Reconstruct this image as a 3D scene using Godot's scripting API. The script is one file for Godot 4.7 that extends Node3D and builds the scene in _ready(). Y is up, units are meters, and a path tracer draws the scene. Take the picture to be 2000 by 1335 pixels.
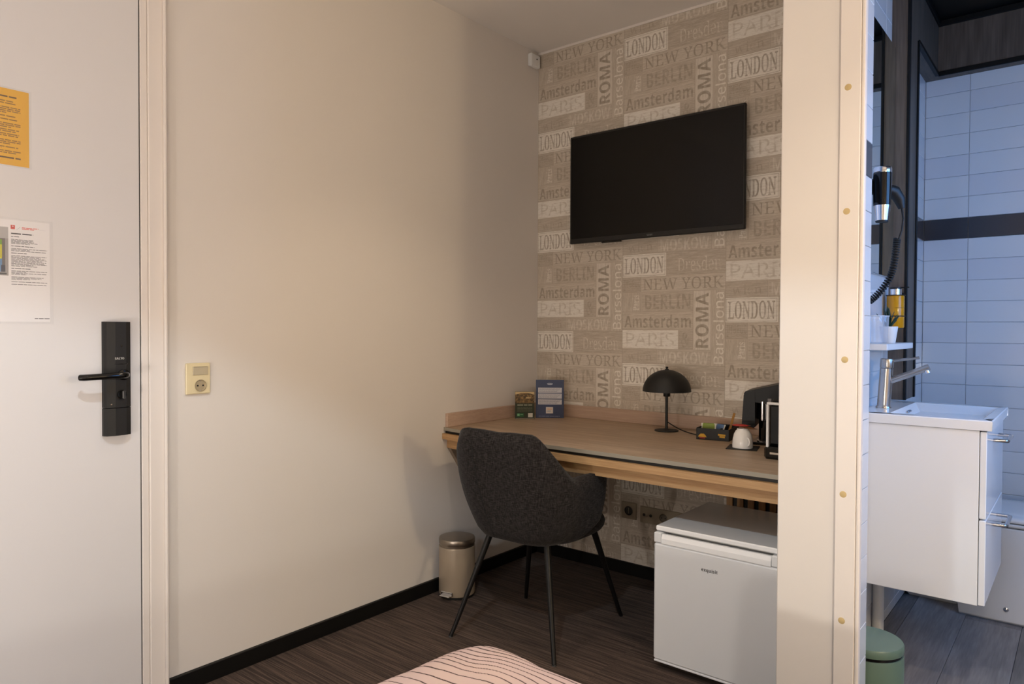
extends Node3D

# ------------------------------------------------------------------ mesh builder
class MB:
	var v := PackedVector3Array()
	var n := PackedVector3Array()
	var uv := PackedVector2Array()
	var ix := PackedInt32Array()

	func piece(vs: PackedVector3Array, ns: PackedVector3Array, uvs: PackedVector2Array, ids: PackedInt32Array, closed := true) -> void:
		var flip := false
		if closed:
			var c := Vector3.ZERO
			for p in vs:
				c += p
			c /= maxi(vs.size(), 1)
			var vol := 0.0
			for k in range(0, ids.size(), 3):
				vol += (vs[ids[k]] - c).dot((vs[ids[k + 1]] - c).cross(vs[ids[k + 2]] - c))
			flip = vol > 0.0
		if ns.is_empty():
			ns.resize(vs.size())
			for k in range(0, ids.size(), 3):
				var a := vs[ids[k]]
				var g := (vs[ids[k + 2]] - a).cross(vs[ids[k + 1]] - a)
				for q in 3:
					ns[ids[k + q]] += g
			for k in ns.size():
				ns[k] = (-ns[k] if flip else ns[k]).normalized()
		else:
			var s := 0.0
			for k in range(0, ids.size(), 3):
				var a := vs[ids[k]]
				var g := (vs[ids[k + 2]] - a).cross(vs[ids[k + 1]] - a)
				s += g.dot(ns[ids[k]]) + g.dot(ns[ids[k + 1]]) + g.dot(ns[ids[k + 2]])
			if (s > 0.0) == flip:
				for k in ns.size():
					ns[k] = -ns[k]
		var at := v.size()
		v.append_array(vs)
		n.append_array(ns)
		if uvs.size() != vs.size():
			uvs.resize(vs.size())
		uv.append_array(uvs)
		for k in range(0, ids.size(), 3):
			ix.append(at + ids[k])
			ix.append(at + ids[k + (2 if flip else 1)])
			ix.append(at + ids[k + (1 if flip else 2)])

	func mesh() -> ArrayMesh:
		var a := []
		a.resize(Mesh.ARRAY_MAX)
		a[Mesh.ARRAY_VERTEX] = v
		a[Mesh.ARRAY_NORMAL] = n
		a[Mesh.ARRAY_TEX_UV] = uv
		a[Mesh.ARRAY_INDEX] = ix
		var m := ArrayMesh.new()
		m.add_surface_from_arrays(Mesh.PRIMITIVE_TRIANGLES, a)
		return m

	# chamfered box; c centre, s full size, b bevel
	func box(c: Vector3, s: Vector3, b := 0.0, r := Basis()) -> MB:
		var h := s / 2.0
		b = minf(b, minf(h.x, minf(h.y, h.z)) * 0.95)
		var vs := PackedVector3Array()
		var ns := PackedVector3Array()
		var ids := PackedInt32Array()
		var faces := []
		var corner := func(sg: Vector3, ax: int) -> Vector3:
			var p := Vector3(sg.x * (h.x - b), sg.y * (h.y - b), sg.z * (h.z - b))
			p[ax] = sg[ax] * h[ax]
			return p
		for ax in 3:
			var u := (ax + 1) % 3
			var w := (ax + 2) % 3
			for sg in [-1.0, 1.0]:
				var f := []
				for q in [[-1, -1], [1, -1], [1, 1], [-1, 1]]:
					var g := Vector3.ZERO
					g[ax] = sg
					g[u] = q[0]
					g[w] = q[1]
					f.append(corner.call(g, ax))
				faces.append(f)
		if b > 0.0:
			for ax in 3:   # edge running along ax, between faces u and w
				var u := (ax + 1) % 3
				var w := (ax + 2) % 3
				for su in [-1.0, 1.0]:
					for sw in [-1.0, 1.0]:
						var g0 := Vector3.ZERO
						g0[ax] = -1
						g0[u] = su
						g0[w] = sw
						var g1 := g0
						g1[ax] = 1
						faces.append([corner.call(g0, u), corner.call(g1, u), corner.call(g1, w), corner.call(g0, w)])
			for sx in [-1.0, 1.0]:
				for sy in [-1.0, 1.0]:
					for sz in [-1.0, 1.0]:
						var g := Vector3(sx, sy, sz)
						faces.append([corner.call(g, 0), corner.call(g, 1), corner.call(g, 2)])
		for f in faces:
			var nn: Vector3 = (f[1] - f[0]).cross(f[2] - f[0]).normalized()
			var mid: Vector3 = (f[0] + f[1] + f[2]) / 3.0
			if nn.dot(mid) < 0.0:
				f.reverse()
				nn = -nn
			var at := vs.size()
			for p in f:
				vs.append(c + r * p)
				ns.append(r * nn)
			for k in range(1, f.size() - 1):
				ids.append_array([at, at + k + 1, at + k])
		piece(vs, ns, PackedVector2Array(), ids, false)
		return self

	# lathe round local y: profile of (radius, height)
	func lathe(prof: Array, xf := Transform3D(), seg := 28, sharp := 0.75) -> MB:
		var vs := PackedVector3Array()
		var ns := PackedVector3Array()
		var uvs := PackedVector2Array()
		var ids := PackedInt32Array()
		var m := prof.size()
		var sn := []
		for k in m - 1:
			var d: Vector2 = prof[k + 1] - prof[k]
			sn.append(Vector2(d.y, -d.x).normalized())
		for k in m - 1:
			var na: Vector2 = sn[k]
			var nb: Vector2 = sn[k]
			if k > 0 and sn[k - 1].dot(sn[k]) > sharp:
				na = (sn[k - 1] + sn[k]).normalized()
			if k < m - 2 and sn[k + 1].dot(sn[k]) > sharp:
				nb = (sn[k + 1] + sn[k]).normalized()
			var at := vs.size()
			for j in seg + 1:
				var t := TAU * j / seg
				var cs := Vector2(cos(t), sin(t))
				vs.append(xf * Vector3(cs.x * prof[k].x, prof[k].y, cs.y * prof[k].x))
				vs.append(xf * Vector3(cs.x * prof[k + 1].x, prof[k + 1].y, cs.y * prof[k + 1].x))
				ns.append((xf.basis * Vector3(cs.x * na.x, na.y, cs.y * na.x)).normalized())
				ns.append((xf.basis * Vector3(cs.x * nb.x, nb.y, cs.y * nb.x)).normalized())
				uvs.append(Vector2(float(j) / seg, float(k) / m))
				uvs.append(Vector2(float(j) / seg, float(k + 1) / m))
			for j in seg:
				var a := at + j * 2
				ids.append_array([a, a + 1, a + 2, a + 1, a + 3, a + 2])
		piece(vs, ns, uvs, ids, true)
		return self

	func tube(pts: Array, rad, sides := 10, closed := false) -> MB:
		var vs := PackedVector3Array()
		var ids := PackedInt32Array()
		var m := pts.size()
		var up := Vector3.UP
		var prev := Vector3.ZERO
		for i in m:
			var t: Vector3
			if closed:
				t = (pts[(i + 1) % m] - pts[(i + m - 1) % m]).normalized()
			else:
				t = (pts[mini(i + 1, m - 1)] - pts[maxi(i - 1, 0)]).normalized()
			if i == 0:
				up = Vector3.UP if absf(t.y) < 0.9 else Vector3.RIGHT
				up = (up - t * up.dot(t)).normalized()
			else:
				up = (up - t * up.dot(t)).normalized()
			var side := t.cross(up)
			var r: float = rad[i] if rad is Array else rad
			for j in sides:
				var a := TAU * j / sides
				vs.append(pts[i] + (up * cos(a) + side * sin(a)) * r)
			prev = t
		var rings := m if closed else m - 1
		for i in rings:
			var i2 := (i + 1) % m
			for j in sides:
				var j2 := (j + 1) % sides
				ids.append_array([i * sides + j, i2 * sides + j, i * sides + j2, i2 * sides + j, i2 * sides + j2, i * sides + j2])
		if not closed:
			for e in [0, m - 1]:
				var at := vs.size()
				for j in sides:
					vs.append(vs[e * sides + j])
				for j in range(1, sides - 1):
					if e == 0:
						ids.append_array([at, at + j, at + j + 1])
					else:
						ids.append_array([at, at + j + 1, at + j])
		piece(vs, PackedVector3Array(), PackedVector2Array(), ids, true)
		return self

	# rows of points, smooth; wrap_u joins last row to first, wrap_v last column to first; caps close the ends of wrapped columns
	func grid(rows: Array, wrap_u := false, wrap_v := false, caps := false, closed := true, uvs := PackedVector2Array()) -> MB:
		var vs := PackedVector3Array()
		var ids := PackedInt32Array()
		var m := rows.size()
		var w: int = rows[0].size()
		for r in rows:
			for p in r:
				vs.append(p)
		for i in (m if wrap_u else m - 1):
			var i2 := (i + 1) % m
			for j in (w if wrap_v else w - 1):
				var j2 := (j + 1) % w
				ids.append_array([i * w + j, i2 * w + j, i * w + j2, i2 * w + j, i2 * w + j2, i * w + j2])
		if caps:
			for e in [0, m - 1]:
				var c := Vector3.ZERO
				for p in rows[e]:
					c += p
				var at := vs.size()
				vs.append(c / w)
				for j in w:
					var a: int = e * w + j
					var b: int = e * w + (j + 1) % w
					if e == 0:
						ids.append_array([at, a, b])
					else:
						ids.append_array([at, b, a])
		piece(vs, PackedVector3Array(), uvs, ids, closed)
		return self

	# polygon in local xy, pushed along local z by depth
	func prism(poly: PackedVector2Array, depth: float, xf := Transform3D()) -> MB:
		var t := Geometry2D.triangulate_polygon(poly)
		var vs := PackedVector3Array()
		var ns := PackedVector3Array()
		var ids := PackedInt32Array()
		var area := 0.0
		var m := poly.size()
		for k in m:
			area += poly[k].cross(poly[(k + 1) % m])
		var sg := signf(area)
		for e in 2:
			var at := vs.size()
			for p in poly:
				vs.append(xf * Vector3(p.x, p.y, depth * e))
				ns.append(xf.basis * Vector3(0, 0, 1 if e else -1))
			for k in range(0, t.size(), 3):
				var a := poly[t[k]]
				var cw := (poly[t[k + 1]] - a).cross(poly[t[k + 2]] - a) < 0.0
				if cw == (e == 1):
					ids.append_array([at + t[k], at + t[k + 1], at + t[k + 2]])
				else:
					ids.append_array([at + t[k], at + t[k + 2], at + t[k + 1]])
		for k in m:
			var a := poly[k]
			var b := poly[(k + 1) % m]
			var d := (b - a).normalized()
			var nn := xf.basis * (Vector3(d.y, -d.x, 0) * sg)
			var at := vs.size()
			for q in [[a, 0.0], [b, 0.0], [b, depth], [a, depth]]:
				vs.append(xf * Vector3(q[0].x, q[0].y, q[1]))
				ns.append(nn)
			if sg > 0.0:
				ids.append_array([at, at + 2, at + 1, at, at + 3, at + 2])
			else:
				ids.append_array([at, at + 1, at + 2, at, at + 2, at + 3])
		piece(vs, ns, PackedVector2Array(), ids, true)
		return self

	# textured rectangle: origin is the picture's top left, ex along its width, ey down its height
	func sheet(o: Vector3, ex: Vector3, ey: Vector3, u0 := 0.0, v0 := 0.0, u1 := 1.0, v1 := 1.0) -> MB:
		var nn := ey.cross(ex).normalized()
		piece(PackedVector3Array([o, o + ex, o + ex + ey, o + ey]), PackedVector3Array([nn, nn, nn, nn]),
			PackedVector2Array([Vector2(u0, v0), Vector2(u1, v0), Vector2(u1, v1), Vector2(u0, v1)]), PackedInt32Array([0, 1, 2, 0, 2, 3]), false)
		return self


# ------------------------------------------------------------------ node helpers
var taken := {}

func numbered(called: String) -> String:
	taken[called] = taken.get(called, 0) + 1
	return called if taken[called] == 1 else "%s_%03d" % [called, taken[called] - 1]

func tag(o: Node3D, label: String, category: String, group := "", kind := "") -> Node3D:
	o.set_meta("label", label)
	o.set_meta("category", category)
	if group:
		o.set_meta("group", group)
	if kind:
		o.set_meta("kind", kind)
	return o

func thing(called: String, label: String, category: String, at := Vector3.ZERO, turn := 0.0, group := "") -> Node3D:
	var o := Node3D.new()
	o.name = numbered(called)
	add_child(o)
	o.position = at
	o.rotation.y = turn
	tag(o, label, category, group)
	return o

func obj(called: String, mb, m: Material, parent: Node3D = null, label := "") -> MeshInstance3D:
	var o := MeshInstance3D.new()
	o.mesh = mb.mesh() if mb is MB else mb
	o.material_override = m
	if parent == null:
		o.name = numbered(called)
		add_child(o)
	else:
		var k := 0
		var nm := called
		while parent.has_node(nm):
			k += 1
			nm = "%s_%03d" % [called, k]
		o.name = nm
		parent.add_child(o)
	if label:
		o.set_meta("label", label)
	return o

func struct(called: String, mb: MB, m: Material, label: String, category: String) -> MeshInstance3D:
	var o := obj(called, mb, m)
	tag(o, label, category, "", "structure")
	return o

func span(x0: float, x1: float, y0: float, y1: float, z0: float, z1: float, b := 0.0) -> MB:
	return MB.new().box(Vector3(x0 + x1, y0 + y1, z0 + z1) / 2.0, Vector3(x1 - x0, y1 - y0, z1 - z0), b)

func lettering(txt: String, height: float, weight: int, m: Material, parent: Node3D, xf: Transform3D, called := "lettering") -> void:
	var f := SystemFont.new()
	f.font_names = PackedStringArray(["Droid Sans"])
	f.font_weight = weight
	var t := TextMesh.new()
	t.text = txt
	t.font = f
	t.font_size = 32
	t.pixel_size = height / 23.0
	t.depth = 0.0006
	t.curve_step = 4.0
	var o := obj(called, t, m, parent)
	o.transform = xf

# ------------------------------------------------------------------ materials
func mat(c: Color, rough := 0.6, metal := 0.0, spec := 0.5) -> StandardMaterial3D:
	var m := StandardMaterial3D.new()
	m.albedo_color = c
	m.roughness = rough
	m.metallic = metal
	m.metallic_specular = spec
	return m

func tri(m: StandardMaterial3D, t: Texture2D, s: Vector3, world := true) -> StandardMaterial3D:
	m.albedo_texture = t
	m.uv1_triplanar = true
	m.uv1_world_triplanar = world
	m.uv1_scale = s
	m.uv1_triplanar_sharpness = 4.0
	return m

func noise(seed_: int, freq: float, oct := 3) -> FastNoiseLite:
	var n := FastNoiseLite.new()
	n.seed = seed_
	n.frequency = freq
	n.noise_type = FastNoiseLite.TYPE_SIMPLEX_SMOOTH
	n.fractal_octaves = oct
	return n

# streaky grain along the picture's x (or y): values round 1
func grain(w: int, h: int, seed_: int, lo: Color, hi: Color, along_x := true, fine := 1.0) -> ImageTexture:
	var im := Image.create(w, h, false, Image.FORMAT_RGB8)
	var a := noise(seed_, 1.0, 3)
	var b := noise(seed_ + 7, 1.0, 2)
	for y in h:
		for x in w:
			var l := float(x) / w if along_x else float(y) / h
			var t := float(y) / h if along_x else float(x) / w
			# seamless in both directions by walking round circles
			var p := Vector3(cos(TAU * l), sin(TAU * l), t * 14.0 * fine) * Vector3(0.5, 0.5, 1.0)
			var q := Vector3(cos(TAU * l) * 1.3, sin(TAU * l) * 1.3, t * 70.0 * fine)
			var k := clampf(0.5 + 0.42 * a.get_noise_3dv(p) + 0.3 * b.get_noise_3dv(q), 0.0, 1.0)
			im.set_pixel(x, y, lo.lerp(hi, k))
	return ImageTexture.create_from_image(im)

# ------------------------------------------------------------------ text drawn into pictures
func word(txt: String, fam: String, weight: int, w: int, h: int, turned := false) -> Image:
	var f := SystemFont.new()
	f.font_names = PackedStringArray([fam])
	f.font_weight = weight
	var ts := TextServerManager.get_primary_interface()
	var r: RID = f.get_rids()[0]
	var sz := Vector2i(72, 0)
	var pen := 4.0
	var big := Image.create(72 * txt.length() + 20, 130, false, Image.FORMAT_L8)
	var lo := Vector2i(9999, 9999)
	var hi := Vector2i.ZERO
	for ch in txt:
		var g := ts.font_get_glyph_index(r, 72, ch.unicode_at(0), 0)
		ts.font_render_glyph(r, sz, g)
		var k := ts.font_get_glyph_texture_idx(r, sz, g)
		if k >= 0:
			var src := ts.font_get_texture_image(r, sz, k)
			var rc := Rect2i(ts.font_get_glyph_uv_rect(r, sz, g))
			var off := ts.font_get_glyph_offset(r, sz, g)
			for y in rc.size.y:
				for x in rc.size.x:
					var a := src.get_pixel(rc.position.x + x, rc.position.y + y).a
					if a > 0.02:
						var px := Vector2i(int(pen + off.x) + x, 90 + int(off.y) + y)
						if px.x >= 0 and px.y >= 0 and px.x < big.get_width() and px.y < 130:
							big.set_pixelv(px, Color(a, a, a))
							lo = lo.min(px)
							hi = hi.max(px)
		pen += ts.font_get_glyph_advance(r, 72, g).x
	var im := big.get_region(Rect2i(lo, hi - lo + Vector2i.ONE))
	if turned:
		im.rotate_90(COUNTERCLOCKWISE)
	im.resize(w, h, Image.INTERPOLATE_BILINEAR)
	return im

func stamp(im: Image, a: Image, x0: int, y0: int, c: Color, k: float, wear: FastNoiseLite = null, amount := 0.0) -> void:
	for y in a.get_height():
		for x in a.get_width():
			var s := a.get_pixel(x, y).r * k
			if wear:
				s *= clampf(1.0 - amount * (0.5 + 1.3 * wear.get_noise_2d(x0 + x, y0 + y)), 0.0, 1.0)
			if s > 0.01 and x0 + x >= 0 and x0 + x < im.get_width() and y0 + y >= 0 and y0 + y < im.get_height():
				im.set_pixel(x0 + x, y0 + y, im.get_pixel(x0 + x, y0 + y).lerp(c, s))

func block(im: Image, x0: float, y0: float, x1: float, y1: float, c: Color, k := 1.0) -> void:
	for y in range(maxi(0, int(y0)), mini(im.get_height(), int(y1))):
		for x in range(maxi(0, int(x0)), mini(im.get_width(), int(x1))):
			im.set_pixel(x, y, im.get_pixel(x, y).lerp(c, k))

# a line of print too small to read: word-long dashes
func print_line(im: Image, x0: float, x1: float, y: float, h: float, c: Color, k: float, r: RandomNumberGenerator) -> void:
	var x := x0
	while x < x1:
		var w := minf(r.randf_range(3.0, 9.0) * h, x1 - x)
		block(im, x, y, x + w, y + h, c, k)
		x += w + h * 0.8

func paper_tex(im: Image) -> StandardMaterial3D:
	var m := mat(Color.WHITE, 0.5)
	m.albedo_texture = ImageTexture.create_from_image(im)
	m.texture_repeat = false
	return m

# ------------------------------------------------------------------ pictures of surfaces
func wallpaper_picture() -> ImageTexture:
	var W := 900
	var S := W / 0.53
	var base := Color(0.785, 0.74, 0.68)
	var dark := Color(0.615, 0.565, 0.505)
	var pale := Color(0.925, 0.90, 0.86)
	var im := Image.create(W, W, false, Image.FORMAT_RGB8)
	var a := noise(3, 1.0, 3)
	var b := noise(5, 1.0, 3)
	im.fill(base)
	var wear := noise(11, 0.018, 3)
	# planks of wood behind the words: left, top, right, bottom in metres, tone, print runs upright
	var areas := [
		[0.0, 0.0, 0.235, 0.11, 1.0, 0], [0.238, 0.0, 0.53, 0.108, -0.22, 0], [0.105, 0.112, 0.53, 0.184, 0.12, 0], [0.0, 0.112, 0.103, 0.184, -0.3, 0],
		[0.0, 0.187, 0.103, 0.279, -0.05, 1], [0.107, 0.187, 0.374, 0.279, -0.1, 0], [0.378, 0.187, 0.462, 0.458, 0.5, 1], [0.466, 0.187, 0.53, 0.53, 0.0, 1],
		[0.0, 0.283, 0.374, 0.364, 0.05, 0], [0.0, 0.368, 0.3, 0.456, 1.0, 0], [0.304, 0.368, 0.374, 0.456, -0.2, 0], [0.0, 0.46, 0.19, 0.53, -0.15, 0], [0.194, 0.46, 0.462, 0.53, -0.05, 0],
	]
	for r in areas:
		var x0 := int(r[0] * S)
		var y0 := int(r[1] * S)
		var x1 := mini(W, int(r[2] * S))
		var y1 := mini(W, int(r[3] * S))
		var t: float = r[4]
		var c := base.lerp(pale, t) if t > 0.0 else base.lerp(dark, -t)
		for y in range(y0, y1):
			for x in range(x0, x1):
				var l := float(x) if r[5] == 0 else float(y)
				var q := float(y) if r[5] == 0 else float(x)
				var g := a.get_noise_2d(l * 0.006, q * 0.09) * 0.6 + b.get_noise_2d(l * 0.03, q * 0.3 + x0) * 0.4
				im.set_pixel(x, y, c.lerp(dark if g < 0.0 else pale, minf(absf(g) * 0.7, 0.55)))
		# joint round the plank
		if t < 0.9:
			block(im, x0, y1 - 2, x1, y1, dark, 0.55)
			block(im, x1 - 2, y0, x1, y1, dark, 0.45)
		else:
			block(im, x0, y1, x1, y1 + 3, dark, 0.3)
	block(im, 0, 0, 3, W, dark, 0.4)
	block(im, 0, W - 3, W, W, dark, 0.4)
	var put := func(t: String, fam: String, wt: int, x0: float, y0: float, x1: float, y1: float, c: Color, k: float, up := false, am := 0.5):
		stamp(im, word(t, fam, wt, int((x1 - x0) * S), int((y1 - y0) * S), up), int(x0 * S), int(y0 * S), c, k, wear, am)
	put.call("LONDON", "Droid Serif", 700, 0.012, 0.016, 0.222, 0.096, dark, 0.78, false, 0.5)
	# the plate that London stands on has a line round it
	for q in [[0.004, 0.005, 0.231, 0.008], [0.004, 0.103, 0.231, 0.106], [0.004, 0.005, 0.007, 0.106], [0.228, 0.005, 0.231, 0.106]]:
		block(im, q[0] * S, q[1] * S, q[2] * S, q[3] * S, dark, 0.4)
	put.call("Dresden", "Droid Serif", 400, 0.295, 0.028, 0.51, 0.094, pale, 0.6, false, 0.8)
	put.call("NEW YORK", "Droid Serif", 400, 0.114, 0.121, 0.522, 0.176, dark, 0.85)
	put.call("BERLIN", "Droid Sans", 700, 0.125, 0.198, 0.362, 0.268, dark, 0.6, false, 0.7)
	put.call("ROMA", "Droid Sans", 700, 0.388, 0.197, 0.452, 0.449, dark, 0.9, true, 0.4)
	put.call("Barselona", "Droid Sans", 400, 0.474, 0.195, 0.524, 0.518, pale, 0.95, true, 0.35)
	put.call("Amsterdam", "Droid Sans", 700, 0.012, 0.294, 0.366, 0.356, dark, 0.8)
	put.call("PARIS", "Droid Sans", 400, 0.022, 0.38, 0.28, 0.446, base, 0.75, false, 0.8)
	put.call("MOSKOW", "Droid Sans", 700, 0.205, 0.467, 0.452, 0.523, pale, 0.55, false, 0.6)
	put.call("Paris", "Droid Serif", 700, 0.055, 0.197, 0.093, 0.272, pale, 0.8, true, 0.5)
	put.call("prague", "Droid Serif", 400, 0.008, 0.12, 0.098, 0.176, dark, 0.5, false, 0.8)
	put.call("&", "Droid Serif", 700, 0.315, 0.378, 0.365, 0.448, dark, 0.5, false, 0.8)
	put.call("wien", "Droid Serif", 400, 0.03, 0.472, 0.165, 0.518, dark, 0.4, false, 0.9)
	return ImageTexture.create_from_image(im)

func carpet_picture(n: int) -> ImageTexture:
	var im := Image.create(n, n, false, Image.FORMAT_RGB8)
	var r := RandomNumberGenerator.new()
	r.seed = 21
	var a := noise(31, 0.02, 2)
	var c0 := Color(0.195, 0.155, 0.135)
	var c1 := Color(0.395, 0.325, 0.285)
	var tones := []
	for y in n:
		tones.append(r.randf())
	for y in n:
		for x in n:
			var seg := a.get_noise_2d(x * 0.35, y * 55.0)
			var k: float = clampf(0.45 + 0.45 * (tones[y / 3 * 3] - 0.5) + seg * 0.9 + 0.3 * (r.randf() - 0.5), 0.0, 1.0)
			im.set_pixel(x, y, c0.lerp(c1, k))
	return ImageTexture.create_from_image(im)

func weave_picture(n: int) -> ImageTexture:
	var im := Image.create(n, n, false, Image.FORMAT_RGB8)
	var a := noise(41, 1.0, 2)
	for y in n:
		for x in n:
			var g := a.get_noise_2d(x * 0.02, y * 0.33) * 0.5 + a.get_noise_2d(x * 0.33 + 900.0, y * 0.02) * 0.5
			var k := clampf(0.48 + g * 1.35, 0.0, 1.0)
			im.set_pixel(x, y, Color(0.15, 0.135, 0.13).lerp(Color(0.44, 0.42, 0.41), k))
	return ImageTexture.create_from_image(im)

# bedspread print: thin dark contour lines like grain, on dusty pink; u along the foot edge, v away from it, 1.2 m a side
func bedspread_picture(n: int) -> ImageTexture:
	var im := Image.create(n, n, false, Image.FORMAT_RGB8)
	var a := noise(51, 1.0, 2)
	var ground := Color(0.765, 0.66, 0.63)
	var warm := Color(0.79, 0.675, 0.61)
	var line := Color(0.23, 0.175, 0.165)
	for y in n:
		for x in n:
			var u := 1.2 * x / n
			var v := maxf(1.2 * y / n - 0.48, -0.02)
			var bend := 0.05 * a.get_noise_2d(u * 2.2, v * 2.0) + 0.16 * (1.0 - exp(-v * 5.0)) * sin(2.4 * u + 0.5 + 3.0 * v) 
			var d := v + bend
			var ph := 11.0 * log(1.0 + maxf(d + 0.06, 0.0) * 9.0) + 1.2 * a.get_noise_2d(u * 1.4 + 9.0, v * 3.0)
			var step := 99.0 / (1.0 + maxf(d + 0.06, 0.0) * 9.0)
			var fr := absf(ph - roundf(ph)) / step      # metres from the line
			var w := 0.0011 + 0.0007 * (0.5 + a.get_noise_2d(u * 6.0, v * 6.0 + 40.0))
			var k := clampf(1.0 - (fr - w) / 0.0009, 0.0, 1.0)
			var shade := 0.5 + 0.5 * a.get_noise_2d(u * 3.0 + 70.0, v * 5.0)
			im.set_pixel(x, y, ground.lerp(warm, shade).lerp(line, k * 0.9))
	return ImageTexture.create_from_image(im)

func yellow_notice_picture() -> Image:
	var im := Image.create(594, 420, false, Image.FORMAT_RGB8)
	im.fill(Color(0.90, 0.68, 0.02))
	var r := RandomNumberGenerator.new()
	r.seed = 61
	var ink := Color(0.33, 0.22, 0.02)
	var x1 := 560.0
	print_line(im, 60, 535, 40, 8, ink, 0.95, r)
	for q in [[66, 0.85], [78, 0.9], [100, 1.0], [110, 1.0], [120, 1.0], [130, 0.7], [148, 0.9], [166, 0.95], [188, 1.0], [198, 1.0], [208, 0.8], [222, 0.97], [232, 0.9], [246, 0.97], [256, 0.95], [280, 1.0], [290, 1.0], [300, 0.8], [318, 0.95], [326, 0.6], [340, 1.0], [350, 0.9], [360, 0.4]]:
		print_line(im, 330, 330 + (x1 - 330) * q[1] * 0.97, q[0], 6, ink, 0.6, r)
		print_line(im, 40, 40 + 250 * q[1], q[0], 6, ink, 0.6, r)
	print_line(im, 60, 555, 375, 8, ink, 0.95, r)
	return im

func white_notice_picture() -> Image:
	var im := Image.create(1134, 802, false, Image.FORMAT_RGB8)   # 0.42 x 0.297 m
	im.fill(Color(0.93, 0.92, 0.92))
	var r := RandomNumberGenerator.new()
	r.seed = 71
	var ink := Color(0.12, 0.12, 0.14)
	var red := Color(0.82, 0.2, 0.14)
	# right-hand column of print
	var L := 880.0
	block(im, 878, 40, 905, 72, red, 0.9)
	block(im, 886, 46, 897, 54, Color(0.93, 0.92, 0.92), 0.8)
	print_line(im, 950, 1060, 52, 6, red, 0.75, r)
	print_line(im, 950, 1030, 62, 6, red, 0.75, r)
	for k in 24:
		block(im, 915 + k, 74 - k, 917 + k, 76 - k, ink, 0.25)
	block(im, 1062, 60, 1110, 61, ink, 0.3)
	print_line(im, L, 1024, 102, 9, ink, 0.95, r)
	var rows := [[128, 0.22, 1], [150, 0.6, 0], [158, 0.6, 0], [166, 0.62, 0], [174, 0.72, 0], [182, 0.5, 0], [202, 0.63, 1], [222, 0.98, 0], [231, 0.5, 0], [240, 0.96, 0], [258, 0.42, 1]]
	for k in 10:
		rows.append([278 + k * 9, [0.97, 0.8, 0.93, 0.97, 0.85, 0.96, 0.9, 0.97, 0.6, 0.7][k], 0])
	rows.append_array([[378, 0.52, 1], [398, 0.98, 0], [407, 0.4, 0], [416, 0.96, 0], [425, 0.4, 0], [446, 0.88, 0], [455, 0.82, 0], [464, 0.5, 0], [484, 0.98, 0], [504, 0.96, 0]])
	for q in rows:
		print_line(im, L, L + 240 * q[1], q[0], 5, ink, 0.85 if q[2] else 0.55, r)
	print_line(im, 1030, 1130, 772, 6, ink, 0.6, r)
	# photograph of a room on its left
	block(im, 380, 60, 862, 440, Color(0.62, 0.6, 0.59), 1.0)
	block(im, 380, 60, 862, 150, Color(0.70, 0.69, 0.68), 1.0)
	block(im, 420, 150, 842, 412, Color(0.42, 0.39, 0.38), 1.0)
	block(im, 440, 160, 820, 310, Color(0.88, 0.83, 0.12), 1.0)
	block(im, 770, 160, 822, 220, Color(0.45, 0.62, 0.15), 1.0)
	block(im, 795, 200, 822, 300, Color(0.80, 0.76, 0.12), 1.0)
	block(im, 700, 235, 780, 290, Color(0.90, 0.55, 0.25), 0.5)
	block(im, 440, 310, 822, 412, Color(0.40, 0.56, 0.72), 1.0)
	block(im, 815, 360, 842, 412, Color(0.25, 0.26, 0.3), 1.0)
	block(im, 800, 420, 850, 432, Color(0.2, 0.2, 0.22), 0.8)
	print_line(im, 500, 800, 552, 12, ink, 0.9, r)
	return im

func blue_folder_picture() -> Image:
	var im := Image.create(220, 300, false, Image.FORMAT_RGB8)
	im.fill(Color(0.20, 0.245, 0.37))
	var r := RandomNumberGenerator.new()
	r.seed = 81
	var pale := Color(0.80, 0.79, 0.80)
	for y in range(22, 40):
		for x in range(86, 134):
			var d := Vector2((x - 110) / 23.0, (y - 31) / 8.0).length()
			if d < 1.0:
				im.set_pixel(x, y, Color(0.66, 0.68, 0.74))
	print_line(im, 96, 126, 29, 4, Color(0.25, 0.29, 0.4), 0.8, r)
	for k in 3:
		block(im, 18, 62 + k * 46, 204, 102 + k * 46, pale, 0.95)
		for q in 4:
			print_line(im, 24, 196 - q * 9, 68 + k * 46 + q * 8, 3, Color(0.35, 0.35, 0.42), 0.55, r)
	block(im, 80, 214, 136, 264, Color(0.84, 0.80, 0.76), 1.0)
	block(im, 90, 226, 126, 234, Color(0.85, 0.55, 0.35), 0.6)
	block(im, 90, 240, 118, 254, Color(0.55, 0.58, 0.66), 0.5)
	print_line(im, 24, 190, 284, 4, Color(0.6, 0.62, 0.7), 0.7, r)
	return im

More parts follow.
